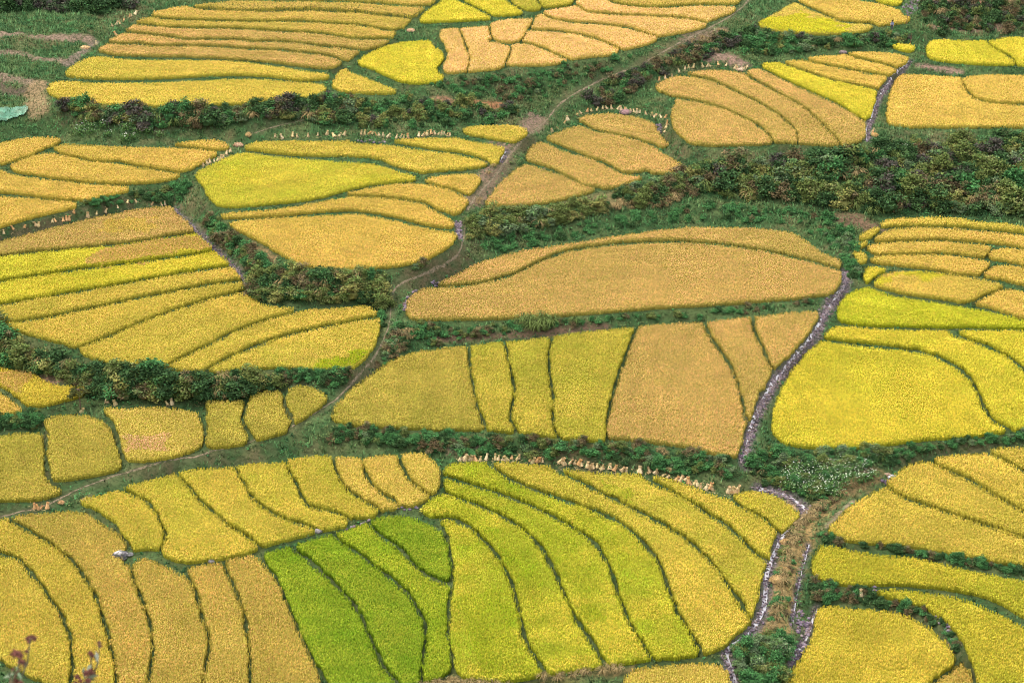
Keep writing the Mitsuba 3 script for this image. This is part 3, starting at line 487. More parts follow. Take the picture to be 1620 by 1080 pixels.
# ---------------- the rice: one thing per paddy, its standing stems and its ears ----------------
CROP = {  # ears, green of the stems and leaves, how much greener patches show
    'tan': ((.515, .325, .11), (.25, .235, .035), .12), 'tango': ((.52, .35, .085), (.27, .26, .035), .18), 'gold': ((.58, .42, .075), (.28, .27, .028), .25), 'gold2': ((.57, .435, .055), (.28, .27, .02), .25), 'goldg': ((.58, .42, .075), (.27, .28, .025), .28),
    'goldy': ((.58, .43, .07), (.29, .30, .025), .4), 'goldo': ((.60, .43, .10), (.32, .29, .035), .3), 'yellow': ((.60, .475, .045), (.30, .31, .02), .3), 'yellowg': ((.58, .46, .055), (.30, .31, .025), .45), 'yellowg2': ((.51, .42, .035), (.24, .25, .02), .4),
    'lemon': ((.51, .47, .028), (.26, .30, .012), .35), 'peach': ((.63, .395, .165), (.38, .31, .04), .08), 'archp': ((.57, .41, .09), (.27, .26, .03), .3), 'amber': ((.595, .40, .095), (.30, .26, .03), .12), 'ambg': ((.58, .41, .085), (.30, .27, .03), .15),
    'olive': ((.46, .36, .065), (.22, .21, .025), .25), 'olivey': ((.49, .385, .055), (.23, .24, .02), .4), 'green': ((.33, .365, .018), (.11, .22, .012), .6), 'greeny': ((.39, .40, .020), (.13, .23, .012), .6), 'lime': ((.55, .455, .045), (.24, .30, .014), .8),
    'limey': ((.55, .455, .045), (.25, .30, .015), .65), 'halfp': ((.57, .48, .04), (.27, .28, .02), .1), 'goldp': ((.58, .44, .05), (.28, .25, .025), .1), 'pinkp': ((.57, .42, .10), (.30, .27, .03), .25)}
PATCH = [  # a stand of another ripeness inside a paddy: pixels, crop whose colour it has
    ('595,545 560,552 520,560 485,572 478,584 540,592 585,575', 'green', 1.0), ('143,396 200,380 330,368 345,392 200,416 142,424', 'tan', 1.0), ('1225,23 1265,20 1305,30 1345,42 1345,56 1190,56 1190,30', 'lemon', .9), ('1380,440 1440,424 1500,432 1478,440 1410,436 1395,452', 'lemon', .8),
    ('-10,578 45,582 50,600 30,620 -10,605', 'tan', .9), ('195,690 262,688 268,712 200,716', 'pinkish', .9), ('950,755 1000,770 1003,792 985,800 955,778', 'green', .7), ('1170,745 1215,800 1170,812', 'lime', .3), ('740,735 800,770 790,778 735,755', 'green', .45), ('715,770 790,800 780,815 740,800', 'green', .3),
    ('690,790 760,810 800,850 780,850 730,820', 'green', .5), ('780,850 850,900 860,990 830,990', 'green', .35), ('850,835 900,850 960,930 930,950 880,900', 'green', .35), ('900,800 960,830 1000,880 980,900 930,860', 'green', .4), ('720,950 800,930 820,1010 860,1060 760,1060', 'green', .6), ('925,955 955,960 950,980 925,980', 'green', .7),
    ('160,350 240,345 240,362 160,365', 'gold', .6), ('90,410 125,408 120,420 90,422', 'gold', .8), ('1440,490 1640,500 1640,520 1420,515', 'lime', .2), ('340,290 370,300 400,285 420,270 390,258 350,265', 'lime', .4), ('560,270 620,275 640,290 560,295', 'lime', .4)]
PINK = rgb(.60, .36, .20)
patches = []
for s, c, amt in PATCH:
    xy = np.array(P(s)); patches.append((Polygon(xy).buffer(0), PINK if c == 'pinkish' else rgb(*CROP[c][0]), rgb(*CROP['gold' if c == 'pinkish' else c][1]), amt))
def tri_strip(n): return np.arange(n)
for num, a in enumerate(paddies):
    r = np.random.default_rng(1000 + num)
    key = numbered('rice_paddy')
    tag(key, a.text, 'rice field', 'terraced rice paddies')
    ear, leaf, vary = CROP[a.crop]; ear, leaf = rgb(*ear) + rgb(.02, .025, .02), rgb(*leaf)
    # hills of rice, planted in rows that follow the paddy's long side
    sp = float(np.interp(a.d, [140, 330], [.225, .33]))
    box = a.poly.minimum_rotated_rectangle; c = np.array(box.exterior.coords); e0, e1 = c[1] - c[0], c[2] - c[1]
    u = (e0 if np.linalg.norm(e0) > np.linalg.norm(e1) else e1); u = u / (np.linalg.norm(u) + 1e-9); v = np.array([-u[1], u[0]])
    ctr = np.array(a.poly.centroid.coords[0]); R = np.linalg.norm(e0) + np.linalg.norm(e1)
    k = int(R / 2 / sp) + 2; gu, gv = np.meshgrid(np.arange(-k, k + 1) * sp, np.arange(-k, k + 1) * sp)
    q = ctr + gu.reshape(-1, 1) * u + gv.reshape(-1, 1) * v + r.normal(0, sp * .2, (gu.size, 2))
    core = a.poly.buffer(-.05)
    q = q[shapely.contains_xy(core, q[:, 0], q[:, 1])]
    px, py, _ = pixel(np.c_[q, np.full(len(q), a.z + a.h)])
    q = q[(px > -25) & (px < 1645) & (py > -22) & (py < 1105)]
    n = len(q)
    p3 = np.c_[q, q[:, 0] * 0 + num * 7.3]
    big = meshkit.fbm(p3 * [.16, .16, 1], 3, 31); mid = meshkit.fbm(p3 * [.7, .7, 1], 3, 32); lodge = meshkit.fbm(p3 * [.35, .35, 1], 2, 33)
    green = np.clip(vary * (sm(.42, .68, big) * .7 + sm(.45, .75, mid) * .55), 0, .9)
    earc = ear * (1 - green[:, None]) + (leaf * .55 + ear * rgb(.42, .72, .5) * .45 + rgb(.03, .09, 0) * .6) * green[:, None]
    leafc = np.tile(leaf, (n, 1))
    gd = r.uniform(0, 6.283); grad = (q - ctr) @ [math.cos(gd), math.sin(gd)] / max(a.poly.area ** .5, 1); earc = earc * (1 + np.clip(grad, -1, 1)[:, None] * rgb(.10, .05, .12))
    px, py, _ = pixel(np.c_[q, np.full(n, a.z + a.h)])
    jx, jy = px + (meshkit.fbm(p3 * .5, 2, 8) - .5) * 40, py + (meshkit.fbm(p3 * .5, 2, 9) - .5) * 22
    for poly, ce, cl, amt in patches:
        m = shapely.contains_xy(poly, jx, jy)
        if m.any(): earc[m] = earc[m] * (1 - amt) + ce * amt; leafc[m] = leafc[m] * (1 - amt) + cl * amt
    hgt = a.h * (1 + (meshkit.fbm(p3 * [.5, .5, 1], 2, 34) - .5) * .28 + r.normal(0, .07, n))
    fallen = sm(.63, .72, meshkit.fbm(p3 * [.22, .22, 1], 3, 37)) * (.0 if a.crop in ('peach', 'green') else 1.0); hgt *= 1 - .2 * fallen; earc = earc * (1 - .12 * fallen[:, None])
    edge = np.clip(shapely.distance(a.poly.exterior, shapely.points(q)) / .7, 0, 1); hgt = hgt * (1 - (1 - edge) * r.uniform(-.12, .4, n))
    row = np.stack([(q - ctr) @ u * .09, (q - ctr) @ v * 1.15, q[:, 0] * 0 + num], 1); earc = earc * (1 + (meshkit.fbm(row, 2, 38) - .5)[:, None] * .26)
    B = 4
    ang = r.uniform(0, 6.283, n)[:, None] + np.arange(B) * 2 * math.pi / B + r.normal(0, .35, (n, B))
    reach = sp * r.uniform(.45, .85, (n, B)); la = 6.283 * lodge[:, None]
    dx, dy = np.cos(ang) * reach + np.cos(la) * (.05 + .2 * fallen[:, None]), np.sin(ang) * reach + np.sin(la) * (.05 + .2 * fallen[:, None])
    w = sp * r.uniform(.11, .21, (n, B)); sx, sy = -np.sin(ang) * w, np.cos(ang) * w
    top = hgt[:, None] * r.uniform(.88, 1.06, (n, B)); tip = top - hgt[:, None] * r.uniform(.10, .34, (n, B))
    V = np.zeros((n, B, 4, 3))
    for j, (fx_, s_, zz) in enumerate(((.05, 0, hgt[:, None] * .35), (.55, 1, top), (.55, -1, top), (1.1, 0, tip))):
        V[:, :, j, 0] = q[:, None, 0] + dx * fx_ + sx * s_; V[:, :, j, 1] = q[:, None, 1] + dy * fx_ + sy * s_; V[:, :, j, 2] = a.z + zz
    tone = np.clip(r.normal(1, .09, (n, B, 1)) * r.normal(1, .06, (n, 1, 1)) * (.80 + .40 * meshkit.fbm(p3 * [.45, .45, 1], 3, 36))[:, None, None], .4, 1.6); isleaf = (r.random((n, B)) < .22)[..., None]; pale = (r.random((n, B)) < .22)[..., None] * .15
    ec = np.where(isleaf, leafc[:, None] * 1.15 * .6 + earc[:, None] * .4, earc[:, None] * (1 + rgb(.05, -.02, .1) * r.normal(0, 1.2, (n, B, 1)))) * tone
    ec = np.clip(ec * (1 - pale) + (ec * 1.05 + rgb(.10, .08, .06)) * pale, .005, .9)
    C = np.stack([leafc[:, None] * .9 + 0 * ec, ec * .97, ec * 1.03, ec], 2)
    V, C = V.reshape(-1, 3), C.reshape(-1, 3)
    i = np.arange(n * B) * 4
    Fc = np.concatenate([np.stack([i, i + 1, i + 2], 1), np.stack([i + 1, i + 3, i + 2], 1)])
    # the stems that show along the edge
    ex = a.poly.buffer(-.02); ex = max(getattr(ex, 'geoms', [ex]), key=lambda g: g.area).exterior
    m = int(ex.length / .13); s = (np.arange(m) + r.uniform(0, 1, m)) / m
    b = shapely.get_coordinates(shapely.line_interpolate_point(ex, s, normalized=True)); b2 = shapely.get_coordinates(shapely.line_interpolate_point(ex, np.minimum(s + .02 / ex.length * 5, 1), normalized=True))
    t = b2 - b; t /= np.linalg.norm(t, axis=1, keepdims=True) + 1e-9; o = np.stack([t[:, 1], -t[:, 0]], 1)
    o *= np.sign(ex.is_ccw - .5)
    hh = a.h * r.uniform(.7, 1.08, m); wd = r.uniform(.03, .07, m)[:, None]; lean = r.normal(.07, .05, m)[:, None]; sl = r.normal(0, .06, (m, 1))
    W = np.zeros((m, 4, 3))
    W[:, 0, :2] = b - t * wd * .8; W[:, 1, :2] = b + t * wd * .8; W[:, 2, :2] = b + t * (wd + sl) + o * lean; W[:, 3, :2] = b - t * (wd - sl) + o * lean
    W[:, :2, 2] = a.z - .12; W[:, 2:, 2] = a.z + hh[:, None]
    te = r.normal(1, .15, (m, 1)); lc = leaf * rgb(.9, .95, 1)
    Cw = np.stack([lc * te * .8, lc * te * .8, (ear * .38 + leaf * .72) * te, (ear * .38 + leaf * .72) * te], 1)
    i = np.arange(m) * 4
    Ws = np.concatenate([np.stack([i, i + 1, i + 2], 1), np.stack([i, i + 2, i + 3], 1)])
    put(key + '__ears', V, Fc, C); tag(key + '__ears', kind='stuff')
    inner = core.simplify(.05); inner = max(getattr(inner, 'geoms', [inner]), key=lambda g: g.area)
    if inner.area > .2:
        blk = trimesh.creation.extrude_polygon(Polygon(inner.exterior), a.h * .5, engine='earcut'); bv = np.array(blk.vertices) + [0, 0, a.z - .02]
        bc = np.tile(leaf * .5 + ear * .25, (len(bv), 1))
        W2 = W.reshape(-1, 3)
        put(key + '__stems', np.vstack([W2, bv]), np.vstack([Ws, blk.faces + len(W2)]), np.vstack([Cw.reshape(-1, 3), bc]))
    else: put(key + '__stems', W.reshape(-1, 3), Ws, Cw.reshape(-1, 3))
    tag(key + '__stems', kind='stuff')

# ---------------- plants of the banks ----------------
def leaves(r, c, size, colour, up=.5, spread=.22, long=1.5):
    """leaf-shaped pairs of triangles at the points c"""
    n = len(c)
    d = r.normal(0, 1, (n, 3)); d /= np.linalg.norm(d, axis=1, keepdims=True)
    nn = r.normal(0, 1, (n, 3)) + [0, 0, up * 2]; a = np.cross(nn, d); a /= np.linalg.norm(a, axis=1, keepdims=True) + 1e-9; b = np.cross(a, nn); b /= np.linalg.norm(b, axis=1, keepdims=True) + 1e-9
    s = (size * r.uniform(.6, 1.3, n))[:, None]
    v = np.stack([c - b * s * long * .5, c + a * s * .42, c + b * s * long * .5, c - a * s * .42], 1).reshape(-1, 3)
    col = np.clip(np.asarray(colour) * r.normal(1, spread, (n, 1)) * r.normal(1, .06, (n, 3)), .005, .9)
    i = np.arange(n) * 4
    return v, np.concatenate([np.stack([i, i + 1, i + 2], 1), np.stack([i, i + 2, i + 3], 1)]), np.repeat(col, 4, 0)
def rod(p0, p1, r0, r1, c, sides=5):
    p0, p1 = np.asarray(p0, float), np.asarray(p1, float); d = p1 - p0; d /= np.linalg.norm(d); x = np.cross(d, [.31, .2, .93] if abs(d[2]) < .9 else [1, 0, 0]); x /= np.linalg.norm(x); y = np.cross(d, x)
    a = np.arange(sides) * 2 * math.pi / sides; ring = np.cos(a)[:, None] * x + np.sin(a)[:, None] * y
    v = np.vstack([p0 + ring * r0, p1 + ring * r1, [p1]]); i = np.arange(sides); j = (i + 1) % sides
    f = np.vstack([np.stack([i, j, j + sides], 1), np.stack([i, j + sides, i + sides], 1), np.stack([i + sides, j + sides, i * 0 + 2 * sides], 1)])
    return v, f, np.tile(np.asarray(c, float), (len(v), 1))
def join(parts):
    v, f, c, n = [], [], [], 0
    for a, b, d in parts: v.append(a); f.append(np.asarray(b) + n); c.append(d); n += len(a)
    return np.vstack(v), np.vstack(f), np.vstack(c)
models = {}
def model(name, **parts):
    scene[name] = {'type': 'shapegroup', **{k: mikit.ply((v, f), 'plant_surface', color=c) for k, (v, f, c) in parts.items()}}
    models.setdefault(name.rsplit('_', 2)[0], []).append(name)
def bush(name, seed, colour, flat=.75, clumps=13, per=64, leaf=.09, second=None):
    """about 1 m high and 1.2 m wide: stems that carry clumps of leaves, uneven, with gaps"""
    r = np.random.default_rng(seed); fo, st = [], []
    for k in range(clumps):
        a, e = r.uniform(0, 6.283), r.uniform(.02, 1.5)
        rad = r.uniform(.5, 1.12)
        c = np.array([.55 * rad * math.cos(a) * math.cos(e), .55 * rad * math.sin(a) * math.cos(e), .12 + flat * rad * math.sin(e) * r.uniform(.75, 1.1)])
        pr = r.normal(0, 1, (per, 3)); pr /= np.linalg.norm(pr, axis=1, keepdims=True); pr = c + pr * [.27, .27, .2] * r.uniform(.3, 1.15, (per, 1))
        pr[:, 2] = np.maximum(pr[:, 2], .02)
        cc = np.asarray(second if second is not None and r.random() < .35 else colour) * r.normal(1, .17)
        fo.append(leaves(r, pr, leaf, cc, .6)); st.append(rod([c[0] * .12, c[1] * .12, -.1], c, .022, .008, (.09, .065, .045), 4))
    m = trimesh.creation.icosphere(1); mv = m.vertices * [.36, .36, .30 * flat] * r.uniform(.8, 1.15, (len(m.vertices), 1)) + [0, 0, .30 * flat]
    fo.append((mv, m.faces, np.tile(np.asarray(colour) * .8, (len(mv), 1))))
    model(name, foliage=join(fo), stem=join(st))
PAL = {'dark_bush': (.038, .080, .032), 'olive_bush': (.10, .135, .042), 'bright_bush': (.065, .18, .062), 'brown_bush': (.13, .105, .058), 'grey_bush': (.11, .16, .085), 'yellow_bush': (.185, .19, .065), 'purple_bush': (.078, .072, .062)}
SEC = {'dark_bush': (.06, .12, .045), 'olive_bush': (.15, .17, .065), 'bright_bush': (.055, .14, .055), 'brown_bush': (.085, .11, .045), 'grey_bush': (.08, .14, .055), 'yellow_bush': (.11, .16, .05), 'purple_bush': (.055, .085, .045)}
PAL = {k: tuple(.95 * x for x in c) for k, c in PAL.items()}; SEC = {k: tuple(1.05 * x for x in c) for k, c in SEC.items()}
for i, (k, c) in enumerate(PAL.items()):
    for j in range(3): bush(f'{k}_model_{j + 1}', 50 + i * 7 + j, c, .7 + .15 * j, 13 + 2 * j, 66, .088, SEC[k])
def fern(name, seed, colour):
    r = np.random.default_rng(seed); out = []
    for k in range(44):
        a, L, hgt = r.uniform(0, 6.283), r.uniform(.6, 1.1), r.uniform(.5, .9); d = np.array([math.cos(a), math.sin(a), 0]); s = np.array([-d[1], d[0], 0]) * r.uniform(.016, .03)
        p = [d * .03, d * L * .35 + [0, 0, hgt], d * L * .75 + [0, 0, hgt * .85], d * L + [0, 0, hgt * .35]]
        v = np.array([p[0], p[1] - s, p[1] + s, p[2] - s * .8, p[2] + s * .8, p[3]]); c = np.asarray(colour) * r.normal(1, .2)
        out.append((v, np.array([[0, 1, 2], [1, 3, 4], [1, 4, 2], [3, 5, 4]]), np.tile(np.clip(c, .01, 1), (6, 1))))
    model(name, leaf_blades=join(out))
for j in range(2): fern(f'reed_clump_model_{j + 1}', 400 + j, (.10, .14, .045))
for j in range(2): fern(f'dry_grass_model_{j + 1}', 410 + j, (.25, .19, .095))
for j in range(2):
    r = np.random.default_rng(420 + j)
    c = np.c_[r.normal(0, .25, (150, 2)), r.uniform(.05, .62, 150)]; b = leaves(r, c, .12, (.07, .14, .045), .6)
    h = np.c_[r.normal(0, .27, (17, 2)), r.uniform(.5, .78, 17)]
    model(f'white_flower_model_{j + 1}', leaves=b, flowers=leaves(r, h, .075, (.68, .68, .62), 1.5, .08, 1.0))

def zone(s): return Polygon(ground_at(P(s))[:, :2]).buffer(0)
def scatter(r, poly, n, gap, free=.15):
    x0, y0, x1, y1 = poly.bounds; got = np.zeros((0, 2))
    for _ in range(n * 40):
        if len(got) >= n: break
        p = r.uniform([x0, y0], [x1, y1])
        if shapely.contains_xy(poly, *p) and bankd(*p) > free and roadd(*p) > .7 and cutd(*p) > .62 and (not len(got) or np.linalg.norm(got - p, axis=1).min() > gap): got = np.vstack([got, p])
    return got
def place(k, m, x, y, s, r, lift=0, wide=1):
    scene[k] = {'type': 'instance', 'group': {'type': 'ref', 'id': m}, 'to_world': T().translate([x, y, float(height(x, y)) - .06 * s + lift]).rotate([0, 0, 1], r.uniform(0, 360)).scale([s * wide, s * wide, s])}
WORD = {'dark_bush': 'dark green', 'olive_bush': 'olive green', 'bright_bush': 'bright green', 'brown_bush': 'dry brown', 'grey_bush': 'grey green', 'yellow_bush': 'pale yellowish', 'purple_bush': 'dark purplish'}
ZONES = [  # where, outline in pixels, kinds and how many, heights in metres
    ("in the upper right thicket", '1095,276 1140,258 1210,262 1300,256 1370,248 1400,240 1480,238 1640,230 1640,345 1560,340 1440,332 1390,342 1330,330 1240,318 1150,318 1100,300', {'dark_bush': 58, 'olive_bush': 44, 'grey_bush': 22, 'brown_bush': 16, 'yellow_bush': 16, 'bright_bush': 10, 'purple_bush': 10}, (1.5, 3.1)),
    ("above the lens-shaped paddy", '1060,335 1150,322 1260,335 1330,352 1345,380 1300,375 1240,354 1150,350 1050,352', {'bright_bush': 26, 'dark_bush': 6, 'brown_bush': 3}, (.5, 1.2)),
    ("at the rocky stream's head", '1290,372 1345,370 1355,400 1360,440 1345,445 1335,410', {'bright_bush': 14, 'grey_bush': 6, 'dark_bush': 4}, (.6, 1.4)),
    ("below the triangular tan paddy", '742,352 790,336 850,336 900,334 960,322 960,334 890,356 800,372 742,380', {'olive_bush': 16, 'grey_bush': 10, 'yellow_bush': 8, 'dark_bush': 3}, (1.2, 2.1)),
    ("beside the dry slope", '960,312 1040,290 1095,270 1100,318 1000,332', {'olive_bush': 10, 'brown_bush': 8, 'dark_bush': 6, 'grey_bush': 3}, (1.0, 2.0)),
    ("above the curved tan strip", '750,390 790,376 880,368 960,350 1040,340 1040,352 900,378 800,402', {'bright_bush': 24, 'dark_bush': 4}, (.5, 1.1)),
    ("below the rough golden paddy", '395,440 425,435 500,437 605,438 612,460 608,492 590,478 520,480 430,480 400,468', {'dark_bush': 16, 'olive_bush': 16, 'yellow_bush': 8, 'brown_bush': 6, 'bright_bush': 4}, (1.2, 2.2)),
    ("left of the rough golden paddy", '340,345 365,370 400,395 425,425 395,435 375,410 340,380 315,350', {'brown_bush': 12, 'bright_bush': 8, 'olive_bush': 6, 'dark_bush': 4}, (.7, 1.5)),
    ("in the long left-hand thicket", '-20,520 10,540 60,570 130,590 230,600 320,604 420,600 440,610 380,628 320,636 240,632 150,630 110,602 60,592 -20,575', {'dark_bush': 32, 'olive_bush': 28, 'yellow_bush': 14, 'brown_bush': 10, 'bright_bush': 6}, (1.3, 2.5)),
    ("right of the long left-hand thicket", '440,596 520,592 570,592 550,608 525,615 500,604 460,606', {'dark_bush': 8, 'bright_bush': 8, 'brown_bush': 4}, (.8, 1.5)),
    ("on the top left bank", '95,172 240,180 400,176 500,166 560,160 545,200 440,190 330,202 230,206 140,196', {'dark_bush': 20, 'brown_bush': 14, 'purple_bush': 12, 'yellow_bush': 10, 'bright_bush': 16, 'grey_bush': 8}, (1.0, 2.6)),
    ("on the top centre slope", '550,160 640,158 720,165 830,180 800,195 720,198 640,205 560,200', {'olive_bush': 12, 'yellow_bush': 12, 'bright_bush': 12, 'dark_bush': 10, 'purple_bush': 6}, (.8, 1.9)),
    ("below the peach paddies", '650,135 740,122 860,112 960,96 1010,90 960,115 880,145 840,165 730,150', {'bright_bush': 26, 'brown_bush': 12, 'dark_bush': 8, 'grey_bush': 4}, (.5, 1.3)),
    ("right of the upper dirt track", '925,155 960,132 1040,102 1100,64 1150,48 1170,70 1110,98 1060,108 1030,128 985,160 940,168', {'brown_bush': 18, 'purple_bush': 18, 'dark_bush': 12, 'bright_bush': 6}, (.9, 2.0)),
    ("above the fan of paddies", '1170,40 1195,50 1270,62 1330,62 1400,56 1440,60 1405,76 1330,78 1260,84 1210,92 1175,84', {'bright_bush': 24, 'dark_bush': 18, 'grey_bush': 8, 'yellow_bush': 4, 'purple_bush': 4}, (.8, 1.9)),
    ("in the top left corner", '-20,-18 60,-10 215,-12 225,8 180,26 110,22 40,22 -20,14', {'purple_bush': 14, 'dark_bush': 12, 'brown_bush': 3}, (2.2, 4.2)),
    ("in the top right corner", '1455,12 1500,6 1640,8 1640,52 1560,52 1470,50', {'dark_bush': 16, 'purple_bush': 14, 'brown_bush': 14, 'olive_bush': 6}, (.9, 2.2)),
    ("above the wide row of paddies", '640,512 760,516 880,510 1000,502 1120,494 1240,484 1300,478 1290,486 1150,498 1000,508 880,522 760,538 650,545', {'bright_bush': 26, 'dark_bush': 12, 'brown_bush': 10, 'olive_bush': 8}, (.4, 1.0)),
    ("below the wide row of paddies", '530,672 640,684 770,688 900,700 1020,706 1150,725 1165,765 1060,748 900,722 700,716 620,708 520,705', {'bright_bush': 46, 'brown_bush': 16, 'olive_bush': 14, 'dark_bush': 22, 'grey_bush': 6}, (.5, 1.2)),
    ("around the white flowers", '1185,708 1240,715 1330,716 1410,712 1400,738 1340,745 1300,800 1280,795 1240,768 1190,762', {'bright_bush': 22, 'olive_bush': 16, 'dark_bush': 12, 'grey_bush': 4}, (.6, 1.3)),
    ("below the big yellow paddy", '1420,705 1500,697 1600,685 1640,682 1640,698 1560,702 1470,716 1400,738', {'dark_bush': 12, 'bright_bush': 14, 'grey_bush': 5}, (.4, .9)),
    ("between the lower right paddies", '1300,845 1340,858 1450,872 1560,895 1640,905 1640,915 1500,890 1440,876 1360,865 1298,858', {'dark_bush': 20, 'bright_bush': 14, 'brown_bush': 6}, (.4, .9)),
    ("round the bottom right paddy", '1285,920 1320,928 1370,932 1440,955 1490,980 1525,1030 1515,1035 1490,995 1440,972 1370,958 1290,950', {'dark_bush': 16, 'bright_bush': 12, 'brown_bush': 10}, (.4, .9)),
    ("at the bottom between the streams", '1168,1020 1220,1015 1250,1020 1245,1060 1230,1095 1175,1095 1165,1040', {'bright_bush': 16, 'grey_bush': 6, 'olive_bush': 5}, (.8, 1.6)),
    ("below the left-edge paddies", '130,325 200,306 280,292 300,292 290,318 230,320 160,332', {'bright_bush': 14, 'dark_bush': 8, 'olive_bush': 4}, (.6, 1.3)),
    ("below the small tree", '-20,655 60,650 65,676 -20,680', {'dark_bush': 10, 'bright_bush': 6, 'olive_bush': 4}, (.6, 1.2)),
    ("beside the mid-valley dirt track", '640,440 690,410 700,425 660,445', {'olive_bush': 8, 'brown_bush': 5, 'grey_bush': 4}, (.8, 1.4)),
    ("left of the wide row", '600,500 640,520 650,545 620,570 590,590 560,610 600,560', {'brown_bush': 8, 'bright_bush': 8, 'grey_bush': 5, 'dark_bush': 4}, (.5, 1.2))]
ORD = 'first second third fourth fifth sixth seventh eighth ninth tenth eleventh twelfth thirteenth fourteenth fifteenth sixteenth seventeenth eighteenth nineteenth twentieth'.split()
def nth(i, n): return ('rightmost' if i == n - 1 and n > 1 else 'leftmost' if i == 0 else ORD[i]), ('' if i in (0, n - 1) else ' from the left')
def name_row(items, noun, where, cat, group, most=20):
    """items: (x in the picture, key); each gets a label by its place in its row"""
    items = sorted(items)
    if len(items) == 1: tag(items[0][1], f'{noun} {where}, the only one', cat); return
    if len(items) > most:
        k = -(-len(items) // most)
        for j in range(k):
            part = items[j * len(items) // k:(j + 1) * len(items) // k]; side = (['left half', 'right half'] if k == 2 else ['left third', 'middle third', 'right third'] if k == 3 else ['left quarter', 'second quarter', 'third quarter', 'right quarter'] if k == 4 else ['first fifth', 'second fifth', 'middle fifth', 'fourth fifth', 'last fifth'])[j]
            name_row(part, noun, f'{where}, {side}', cat, group, 99)
            for q in part: labels[q[1]]['group'] = group
        return
    for i, (x, k) in enumerate(items):
        a, b = nth(i, len(items)); tag(k, f'{a} {noun}{b} {where}', cat, group)
spots = []
for zi, (where, s, kinds, (lo, hi)) in enumerate(ZONES):
    r = np.random.default_rng(700 + zi); poly = zone(s); total = int(sum(kinds.values()) * 1.9)
    names = [k for k, n in kinds.items() for _ in range(-(-n * 19 // 10))]; r.shuffle(names)
    for (x, y), kind in zip(scatter(r, poly, total, (lo + hi) * .16, min(.32 * lo, .5)), names):
        s_ = lo * .75 + (hi - lo * .75) * r.beta(1.3, 2.2); px, py, w_ = pixel([x, y, float(height(x, y))])
        seen = -20 < px < 1640 and -10 < py < 1085
        spots.append((s_ / w_ if seen else 0, float(px), kind, zi, x, y, s_, r.uniform(1.0, 1.35)))
spots.sort(key=lambda t: -t[0])                                        # the 290 that show largest are things, the small rest is scrub
r = np.random.default_rng(9); groups = {}
for i, (_, px, kind, zi, x, y, s_, wide) in enumerate(spots):
    k = numbered('bush') if i < 290 else 'scrub__%03d' % (i - 289)
    place(k, models[kind][r.integers(3)], x, y, s_, r, 0, wide)
    if i < 290: groups.setdefault((zi, kind), []).append((px, k)); tag(k + '__foliage', kind='stuff'); tag(k + '__stem', kind='stuff')
tag('scrub', 'small mixed green and brown scrub scattered over the banks', 'scrub', None, 'stuff')
for (zi, kind), items in groups.items(): name_row(items, f'{WORD[kind]} bush', ZONES[zi][0], 'bush', f'{WORD[kind]} bushes {ZONES[zi][0]}', 12)
# flowering weeds, reeds and dry grass
q = 0
for s, n in (('1240,752 1290,738 1375,738 1390,750 1340,775 1300,795 1275,780 1240,775', 46), ('120,205 180,200 255,215 262,226 190,224 120,218', 16)):
    r = np.random.default_rng(n)
    for x, y in scatter(r, zone(s), n, .5, .3): q += 1; place('white_flowering_weeds__%03d' % q, models['white_flower'][r.integers(2)], x, y, r.uniform(1.0, 1.7), r)
tag('white_flowering_weeds', 'weeds with a haze of small white flowers', 'weeds', None, 'stuff')
g = ground_at(P('1418,244'))[0]; place('white_flowering_shrub', models['white_flower'][0], g[0], g[1], 2.3, np.random.default_rng(4)); tag('white_flowering_shrub', 'lone white flowering shrub in the upper right thicket', 'shrub'); tag('white_flowering_shrub__leaves', kind='stuff'); tag('white_flowering_shrub__flowers', kind='stuff')
r = np.random.default_rng(8); row = []
for x, y in scatter(r, zone('815,507 905,503 915,516 825,528'), 9, .7, .2):
    k = numbered('reed_clump'); place(k, models['reed_clump'][r.integers(2)], x, y, r.uniform(1.0, 1.6), r); row.append((x, k)); tag(k + '__leaf_blades', kind='stuff')
name_row(row, 'arching pale green reed clump', 'below the lens-shaped paddy', 'reeds', 'arching reeds below the lens-shaped paddy')
q = 0
for s, n, lo in (('1370,753 1345,773 1300,806 1268,842 1250,882 1242,930 1234,985 1214,1006 1220,985 1230,950 1234,900 1243,862 1260,830 1293,800 1350,757', 75, .5), ('828,215 800,250 760,320 742,335 770,280', 50, .5), ('640,1072 800,1078 980,1052 985,1062 800,1092 640,1090', 30, .5), ('900,335 1000,318 1060,305 1080,320 980,335', 40, .6), ('1085,70 1140,48 1165,60 1100,90 1050,105', 30, .6), ('600,560 640,520 660,535 620,570', 20, .5)):
    r = np.random.default_rng(n)
    for x, y in scatter(r, zone(s), n, .45, .25): q += 1; place('dry_grass__%03d' % q, models['dry_grass'][r.integers(2)], x, y, r.uniform(lo, lo * 1.7), r)
r = np.random.default_rng(21)
for i, (x, y) in enumerate(scatter(r, zone('1350,765 1300,808 1272,842 1256,882 1248,930 1240,985 1214,1008 1224,960 1232,900 1243,858 1262,826 1300,795'), 46, .4, .2)): place('scrub__%04d' % (3000 + i), models[['olive_bush', 'bright_bush', 'brown_bush'][i % 3]][i % 2], x, y, r.uniform(.35, .7), r, 0, 1.4)
tag('dry_grass', 'dry straw coloured tussock grass on the banks and along the stream', 'grass', None, 'stuff')

q = 0                                                                   # tall grass and reeds among the thickets
for zi, n in ((0, 150), (3, 26), (6, 40), (8, 80), (10, 60), (13, 25), (14, 25), (16, 30), (18, 30), (19, 20)):
    r = np.random.default_rng(1200 + zi)
    for x, y in scatter(r, zone(ZONES[zi][1]), n, .4, .3): q += 1; place('tall_grass__%03d' % q, models['reed_clump' if r.random() < .78 else 'dry_grass'][r.integers(2)], x, y, ZONES[zi][3][1] * r.uniform(.32, .62), r)
tag('tall_grass', 'arching tall grass among the bushes', 'grass', None, 'stuff')

